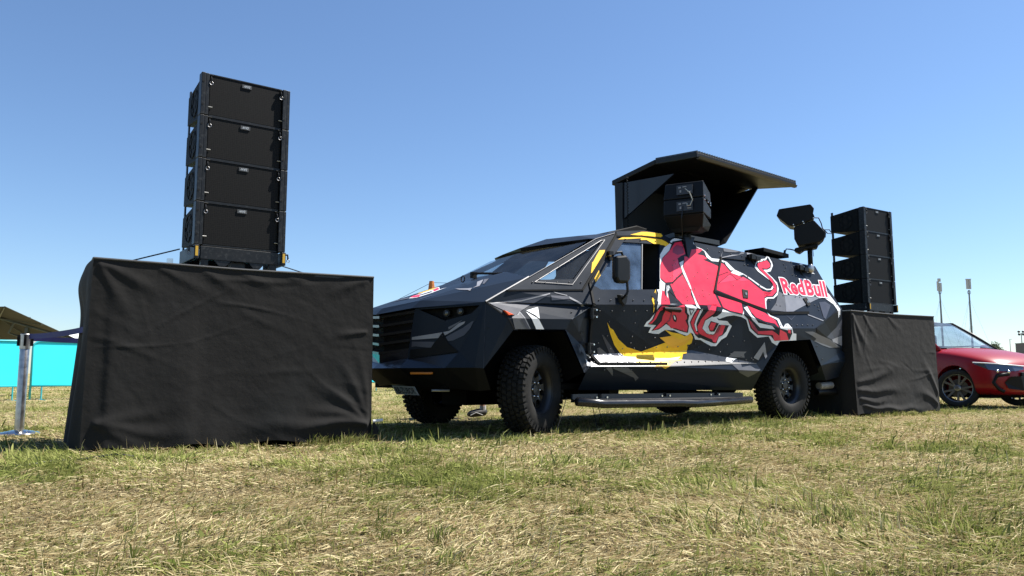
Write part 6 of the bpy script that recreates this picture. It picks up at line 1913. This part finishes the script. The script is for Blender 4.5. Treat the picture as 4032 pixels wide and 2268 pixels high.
# ------------------------------------------------------------------ red hatchback
M_RED = mat('car_red', (0.25, 0.003, 0.009), 0.36, 0.0, spec=0.3, coat=0.18)
M_CARB = mat('car_black', (0.005, 0.005, 0.006), 0.45, spec=0.2)
def build_car():
    r = thing('hatchback_car', 'red hatchback parked behind the far draped platform', 'car', (0, 0, 0), 0)
    # stations: x, half width, sill z, belt z, top z, nose pinch
    st = [(-3.44, 0.70, 0.42, 0.80, 0.98), (-3.38, 0.80, 0.30, 0.88, 1.02), (-3.1, 0.86, 0.22, 0.92, 1.03), (-2.5, 0.89, 0.20, 0.93, 1.02), (-1.6, 0.895, 0.19, 0.92, 1.00), (-0.8, 0.895, 0.19, 0.90, 0.99),
          (-0.32, 0.895, 0.19, 0.89, 0.985), (0.05, 0.89, 0.19, 0.84, 0.94), (0.40, 0.87, 0.19, 0.77, 0.875), (0.62, 0.82, 0.20, 0.71, 0.81), (0.76, 0.74, 0.21, 0.65, 0.74), (0.84, 0.60, 0.24, 0.56, 0.66), (0.87, 0.42, 0.28, 0.50, 0.60)]
    rows = []
    for x, hw, zs, zb_, zt_ in st:
        prof = [(0, zs), (hw * 0.80, zs), (hw * 0.97, zs + 0.06), (hw, zs + 0.20), (hw * 1.0, (zs + zb_) / 2 + 0.04), (hw * 0.985, zb_ - 0.05), (hw * 0.94, zb_ + 0.015), (hw * 0.80, zb_ * 0.4 + zt_ * 0.6), (hw * 0.5, zt_ - 0.008), (0, zt_)]
        rows.append([(x, y, z) for y, z in prof] + [(x, -y, z) for y, z in prof[-2:0:-1]])
    n = len(rows[0])
    V_ = [p for row in rows for p in row]
    F_ = []
    for i in range(len(rows) - 1):
        for j in range(n):
            F_.append((i * n + j, i * n + (j + 1) % n, (i + 1) * n + (j + 1) % n, (i + 1) * n + j))
    F_.append(tuple(range(n))[::-1])
    F_.append(tuple((len(rows) - 1) * n + j for j in range(n)))
    me = bpy.data.meshes.new('car_body')
    me.from_pydata(V_, [], F_)
    bm = bmesh.new()
    bm.from_mesh(me)
    bmesh.ops.recalc_face_normals(bm, faces=bm.faces)
    bm.to_mesh(me)
    bm.free()
    ob = bpy.data.objects.new('body', me)
    COL.objects.link(ob)
    ss = ob.modifiers.new('s', 'SUBSURF')
    ss.levels = ss.render_levels = 2
    cut = MB()
    for x in (0.0, -2.63):
        for s_ in (-1, 1):
            y0, y1 = sorted((s_ * 0.60, s_ * 1.1))
            cut.tube([(x, y0, 0.31), (x, y1, 0.31)], 0.365, 36)
    cu = cut.build('cutter', M_CARB)
    bo = ob.modifiers.new('b', 'BOOLEAN')
    bo.operation = 'DIFFERENCE'
    bo.solver = 'EXACT'
    bo.object = cu
    dg = bpy.context.evaluated_depsgraph_get()
    nm = bpy.data.meshes.new_from_object(ob.evaluated_get(dg))
    ob.modifiers.clear()
    ob.data = nm
    bpy.data.objects.remove(cu)
    nm.materials.clear()
    nm.materials.append(M_RED)
    nm.polygons.foreach_set('use_smooth', [True] * len(nm.polygons))
    nm.polygons.foreach_set('material_index', [0] * len(nm.polygons))
    try:
        nm.set_sharp_from_angle(angle=R(40))
    except Exception:
        pass
    ob.parent = r
    # hood crease lines
    for s_ in ():
        MB().tube([(-0.30, s_ * 0.60, 0.972), (0.1, s_ * 0.57, 0.935), (0.5, s_ * 0.50, 0.852), (0.70, s_ * 0.42, 0.775)], 0.012, 6).build('hood_crease', M_RED, r, smooth=True)
    # greenhouse
    wb_, wt_ = (-0.36, 0.72, 0.965), (-1.08, 0.56, 1.42)
    rb_, rt_ = (-3.30, 0.66, 1.02), (-2.75, 0.52, 1.40)
    gcar = glass_mat('car_glass', (0.72, 0.80, 0.86), 0.16, (0.36, 0.48, 0.62))  # bluish film colour stands in for reflected sky
    MB().poly([(-0.42, -0.72, 1.0), (-0.42, 0.72, 1.0), (-1.2, 0.86, 1.03), (-2.6, 0.86, 1.05), (-3.3, 0.66, 1.05), (-3.3, -0.66, 1.05), (-2.6, -0.86, 1.05), (-1.2, -0.86, 1.03)]).build('cabin_cover', M_CARB, r)
    sy = lambda p: (p[0], -p[1], p[2])
    ws = MB()
    rowsw = []
    for t in np.linspace(0, 1, 7):
        row = []
        for s_ in np.linspace(-1, 1, 11):
            a = Vector(wb_).lerp(Vector(wt_), t)
            row.append((a.x + 0.14 * (1 - s_ * s_), a.y * s_, a.z + 0.015 * (1 - s_ * s_)))
        rowsw.append(row)
    ws.grid(rowsw)
    ws.build('windscreen', gcar, r, smooth=True)
    for s_ in (1, -1):
        f = (lambda p: p) if s_ == 1 else sy
        MB().poly([f(p) for p in ((-0.52, 0.80, 0.93), (-1.12, 0.60, 1.40), (-2.65, 0.57, 1.38), (-3.15, 0.70, 1.06), (-3.05, 0.80, 0.95))]).build('side_window', gcar, r)
        MB().tube([f(p) for p in ((-0.34, 0.77, 0.93), (-0.72, 0.68, 1.2), (-1.10, 0.58, 1.425), (-1.9, 0.575, 1.45), (-2.75, 0.55, 1.40), (-3.32, 0.70, 1.0))], 0.03, 8).build('pillar', M_CARB if s_ == 1 else M_RED, r, smooth=True)
        MB().tube([f((-1.75, 0.60, 1.42)), f((-1.8, 0.84, 0.92))], 0.035, 6).build('centre_pillar', M_CARB, r)
        mb = MB().box(f((-0.72, 0.97, 0.98)), (0.12, 0.2, 0.13))
        mb.build('wing_mirror', M_RED, r, bevel=0.03)
    mb = MB()
    rr_ = []
    for t, (x, hw, z) in enumerate(((-1.02, 0.57, 1.415), (-1.35, 0.585, 1.455), (-2.0, 0.585, 1.465), (-2.6, 0.56, 1.43), (-2.95, 0.54, 1.37))):
        rr_.append([(x, hw * s_, z + 0.03 * (1 - s_ * s_)) for s_ in np.linspace(-1, 1, 9)])
    mb.grid(rr_)
    mb.build('roof', M_RED, r, smooth=True)
    MB().poly([(-2.95, 0.5, 1.37), (-2.95, -0.5, 1.37), (-3.38, -0.62, 1.0), (-3.38, 0.62, 1.0)]).build('rear_window', gcar, r)
    MB().hexa([(-0.25, -0.66, 0.90), (-0.25, 0.66, 0.90), (-0.75, 0.7, 0.90), (-0.75, -0.7, 0.90)], [(-0.33, -0.6, 0.965), (-0.33, 0.6, 0.965), (-0.7, 0.68, 0.99), (-0.7, -0.68, 0.99)]).build('dashboard', M_CARB, r)
    for y in (-0.36, 0.36):
        MB().box((-1.55, y, 0.95), (0.16, 0.46, 0.6)).box((-1.6, y, 1.28), (0.1, 0.24, 0.16)).build('seat', M_CARB, r, bevel=0.03)
    MB().tube([(-0.30, -0.45, 0.985), (-0.36, 0.1, 1.01), (-0.33, 0.55, 0.985)], 0.008, 5).build('wiper', M_CARB, r)
    # headlights, light bar, grille, intakes
    lens = mat('car_lens', (0.10, 0.12, 0.15), 0.08, 0.5, coat=1)
    for s_ in (1, -1):
        f = (lambda p: p) if s_ == 1 else sy
        top = [(0.845, 0.30, 0.655), (0.80, 0.52, 0.672), (0.70, 0.70, 0.69), (0.53, 0.825, 0.705), (0.36, 0.868, 0.715)]
        bot = [(0.868, 0.30, 0.60), (0.845, 0.50, 0.575), (0.755, 0.69, 0.575), (0.60, 0.815, 0.60), (0.40, 0.878, 0.685)]
        off = 0.02
        mb = MB()
        for k in range(4):
            q = [top[k], top[k + 1], bot[k + 1], bot[k]]
            mb.poly([f((p[0] + off, p[1] + off, p[2])) for p in q])
        hl2 = mb.build('headlight', lens, r)
        MB().tube([f((p[0] + off + 0.004, p[1] + off + 0.004, p[2])) for p in [(0.87, 0.0, 0.645)] + top], 0.009, 5).build('light_strip', mat('light_strip', (0.75, 0.77, 0.8), 0.3), r)
        for (x, y, z) in ((0.80, 0.60, 0.622), (0.71, 0.745, 0.635)):
            MB().lathe([(0.0, 0.02), (0.022, 0.015), (0.03, 0.0)], 12, 'X', f((x + 0.035, y + 0.03, z))).build('lamp_bulb', M_CHROME, hl2, smooth=True)
        mb = MB()
        mb.poly([f(p) for p in ((0.925, 0.0, 0.50), (0.915, 0.45, 0.50), (0.855, 0.62, 0.49), (0.80, 0.70, 0.40), (0.835, 0.66, 0.31), (0.92, 0.40, 0.28), (0.935, 0.0, 0.28))])
        mb.build('air_intake', M_CARB, r)
        mb = MB().tube([f(p) for p in ((0.83, 0.62, 0.535), (0.73, 0.78, 0.51), (0.69, 0.825, 0.40), (0.75, 0.78, 0.30), (0.80, 0.72, 0.26))], 0.030, 6)
        mb.build('intake_trim', M_CARB, r, smooth=True)
        MB().box(f((0.15, 0.9, 0.62)), (0.03, 0.012, 0.012)).build('side_badge', M_CHROME, r)
    MB().box((0.885, 0, 0.50), (0.03, 0.8, 0.12)).build('lower_grille', M_CARB, r, bevel=0.01)
    # wheels
    def cw():
        w_ = bpy.data.objects.new('wheel', None)
        COL.objects.link(w_)
        MB().lathe([(0.225, -0.09), (0.24, -0.105), (0.29, -0.108), (0.315, -0.09), (0.32, 0), (0.315, 0.09), (0.29, 0.105), (0.22, 0.1)], 40, 'Y').build('tyre', mat('car_tyre', (0.014, 0.014, 0.014), 0.8, bump=0.2), w_, smooth=True)
        rm = MB().lathe([(0.23, -0.10), (0.222, -0.098), (0.212, -0.07), (0.205, 0.08)], 40, 'Y').build('rim', mat('alloy_grey', (0.22, 0.22, 0.23), 0.3, 0.8), w_, smooth=True)
        for k in range(5):
            for dt in (-0.14, 0.14):
                t = 2 * math.pi * k / 5 + 0.4
                mb = MB()
                a0, a1 = t + dt * 0.6, t + dt * 1.7
                def P_(rr, a, w2, y):
                    return [(rr * math.cos(a) - s2 * w2 * math.sin(a), y, rr * math.sin(a) + s2 * w2 * math.cos(a)) for s2 in (-1, 1)]
                A = P_(0.05, a0, 0.013, -0.085) + P_(0.05, a0, 0.013, -0.05)[::-1]
                B = P_(0.222, a1, 0.018, -0.096) + P_(0.222, a1, 0.018, -0.06)[::-1]
                mb.hexa(A, B)
                mb.build('spoke', MATS['alloy_grey'], rm)
        MB().lathe([(0.06, -0.06), (0.058, -0.09), (0.045, -0.095), (0, -0.095)], 20, 'Y').build('hub_cap', MATS['alloy_grey'], rm, smooth=True)
        MB().lathe([(0.15, -0.02), (0, -0.02)], 24, 'Y').build('brake_disc', mat('brake_iron', (0.12, 0.11, 0.1), 0.5, 0.6), rm)
        return w_
    for ch in r.children:
        if ch.type == 'MESH':
            for v in ch.data.vertices:
                v.co.z *= 1.10
    c0 = cw()
    ws_ = [c0] + [copy_tree(c0) for _ in range(3)]
    for w_, (x, y, stg) in zip(ws_, ((0, -0.775, 26), (-2.63, -0.775, 0), (0, 0.775, 180 + 24), (-2.63, 0.775, 180))):
        w_.parent = r
        w_.location = (x, y, 0.32)
        w_.rotation_euler = (0, 0.5, R(stg))
        w_.scale = (1.06, 1.06, 1.06)
        w_.location.z = 0.335
    MB().box((-1.3, 0, 0.22), (3.6, 1.3, 0.1)).build('floor', M_DARK, r)
    return r
car = build_car()
phi = R(-68)
nw = Vector((7.98, 13.72, 0))
lat = Vector((-math.sin(phi), math.cos(phi), 0))
car.location = nw + lat * 0.775
car.rotation_euler = (0, 0, phi)

# ------------------------------------------------------------------ person behind the truck
def build_person():
    mat('sock_grey', (0.35, 0.35, 0.36), 0.9)
    r = thing('person', 'person in dark shorts and trainers standing behind the truck, one leg showing', 'person', (-0.425, 10.75, 0), R(205))
    # local: +x is the way they face
    V_ = {}
    def add(k, p, rad):
        V_[k] = (p, rad)
    add('pelvis', (0, 0, 0.95), (0.15, 0.115))
    add('belly', (0.01, 0, 1.10), (0.145, 0.11))
    add('chest', (0.0, 0, 1.30), (0.165, 0.12))
    add('neckb', (-0.01, 0, 1.46), (0.075, 0.07))
    add('neck', (0.0, 0, 1.53), (0.055, 0.055))
    add('head', (0.02, 0, 1.63), (0.082, 0.095))
    add('crown', (0.01, 0, 1.73), (0.06, 0.07))
    for s_, k in ((1, 'l'), (-1, 'r')):
        ph = 0.05 * s_
        add(k + 'hip', (0.0, 0.10 * s_, 0.88), (0.095, 0.095))
        add(k + 'knee', (0.03 + ph, 0.11 * s_, 0.50), (0.058, 0.058))
        add(k + 'calf', (0.0 + ph, 0.11 * s_, 0.36), (0.056, 0.056))
        add(k + 'ank', (-0.02 + ph, 0.11 * s_, 0.10), (0.036, 0.036))
        add(k + 'heel', (-0.01 + ph, 0.11 * s_, 0.05), (0.04, 0.04))
        add(k + 'toe', (0.14 + ph, 0.12 * s_, 0.035), (0.035, 0.03))
        add(k + 'sho', (-0.01, 0.20 * s_, 1.42), (0.065, 0.065))
        add(k + 'elb', (-0.03, 0.27 * s_, 1.12), (0.042, 0.042))
        add(k + 'wri', (0.12, 0.26 * s_, 0.90), (0.028, 0.028))
        add(k + 'palm', (0.17, 0.25 * s_, 0.83), (0.034, 0.022))
        for q in range(4):
            add(k + 'f%d' % q, (0.20 + 0.004 * q, 0.25 * s_ + (q - 1.5) * 0.018, 0.77 + 0.008 * abs(q - 1)), (0.009, 0.009))
            add(k + 'g%d' % q, (0.19, 0.25 * s_ + (q - 1.5) * 0.016, 0.735 + 0.008 * abs(q - 1)), (0.008, 0.008))
        add(k + 'th', (0.215, 0.25 * s_ - 0.03 * s_, 0.82), (0.010, 0.010))
    E_ = [('pelvis', 'belly'), ('belly', 'chest'), ('chest', 'neckb'), ('neckb', 'neck'), ('neck', 'head'), ('head', 'crown')]
    for k in 'lr':
        E_ += [('pelvis', k + 'hip'), (k + 'hip', k + 'knee'), (k + 'knee', k + 'calf'), (k + 'calf', k + 'ank'), (k + 'ank', k + 'heel'), (k + 'heel', k + 'toe'), ('chest', k + 'sho'), (k + 'sho', k + 'elb'), (k + 'elb', k + 'wri'), (k + 'wri', k + 'palm'), (k + 'palm', k + 'th')]
        for q in range(4):
            E_ += [(k + 'palm', k + 'f%d' % q), (k + 'f%d' % q, k + 'g%d' % q)]
    keys = list(V_)
    me = bpy.data.meshes.new('body')
    me.from_pydata([V_[k][0] for k in keys], [(keys.index(a), keys.index(b)) for a, b in E_], [])
    ob = bpy.data.objects.new('body', me)
    COL.objects.link(ob)
    ob.parent = r
    sk = ob.modifiers.new('skin', 'SKIN')
    for i, k in enumerate(keys):
        me.skin_vertices[0].data[i].radius = V_[k][1]
        me.skin_vertices[0].data[i].use_root = (k == 'pelvis')
    sb = ob.modifiers.new('sub', 'SUBSURF')
    sb.levels = sb.render_levels = 1
    me.materials.append(mat('skin', (0.42, 0.24, 0.17), 0.55))
    MB().lathe([(0.13, 1.56), (0.115, 1.3), (0.155, 1.44), (0.19, 1.25), (0.175, 1.05), (0.18, 0.9)][1:], 20, 'Z').build('shirt', mat('shirt_navy', (0.02, 0.025, 0.05), 0.9), r, smooth=True)
    for s_ in (1, -1):
        MB().tube([(0, 0.09 * s_, 0.97), (0.01 + 0.02 * s_, 0.105 * s_, 0.78), (0.03 + 0.04 * s_, 0.11 * s_, 0.55)], 0.12, 14, rad=[0.125, 0.115, 0.10]).build('shorts_leg', mat('shorts_dark', (0.02, 0.02, 0.022), 0.9), r, smooth=True)
        ph = 0.05 * s_
        sh = MB().tube([(-0.07 + ph, 0.11 * s_, 0.05), (-0.04 + ph, 0.11 * s_, 0.065), (0.06 + ph, 0.115 * s_, 0.055), (0.16 + ph, 0.12 * s_, 0.042), (0.21 + ph, 0.12 * s_, 0.035)], 0.05, 10, rad=[0.03, 0.052, 0.05, 0.042, 0.015]).build('shoe', mat('shoe_black', (0.012, 0.012, 0.014), 0.7), r, smooth=True)
        MB().tube([(0.18 + ph, 0.165 * s_, 0.03), (0.10 + ph, 0.17 * s_, 0.065), (0.0 + ph, 0.165 * s_, 0.03)], 0.006, 5).build('shoe_stripe', mat('sock_grey', (0, 0, 0)), sh)
        MB().tube([(-0.02 + ph, 0.11 * s_, 0.09), (-0.02 + ph, 0.11 * s_, 0.15)], 0.042, 10).build('sock', mat('sock_grey', (0.35, 0.35, 0.36), 0.9), r)
    MB().lathe([(0.0, 1.80), (0.06, 1.785), (0.092, 1.74), (0.098, 1.68), (0.09, 1.63)], 16, 'Z', (-0.005, 0, 0)).build('hair', mat('hair_brown', (0.03, 0.02, 0.012), 0.7), r, smooth=True)
    for y in (-0.03, 0.03):
        MB().lathe([(0, 0.012), (0.009, 0.006), (0.011, 0)], 8, 'X', (0.098, y, 1.655)).build('eye', M_TRIM, r)
    MB().tube([(0.10, 0, 1.65), (0.122, 0, 1.615), (0.10, 0, 1.608)], 0.01, 6).build('nose', mat('skin', (0, 0, 0)), r)
build_person()
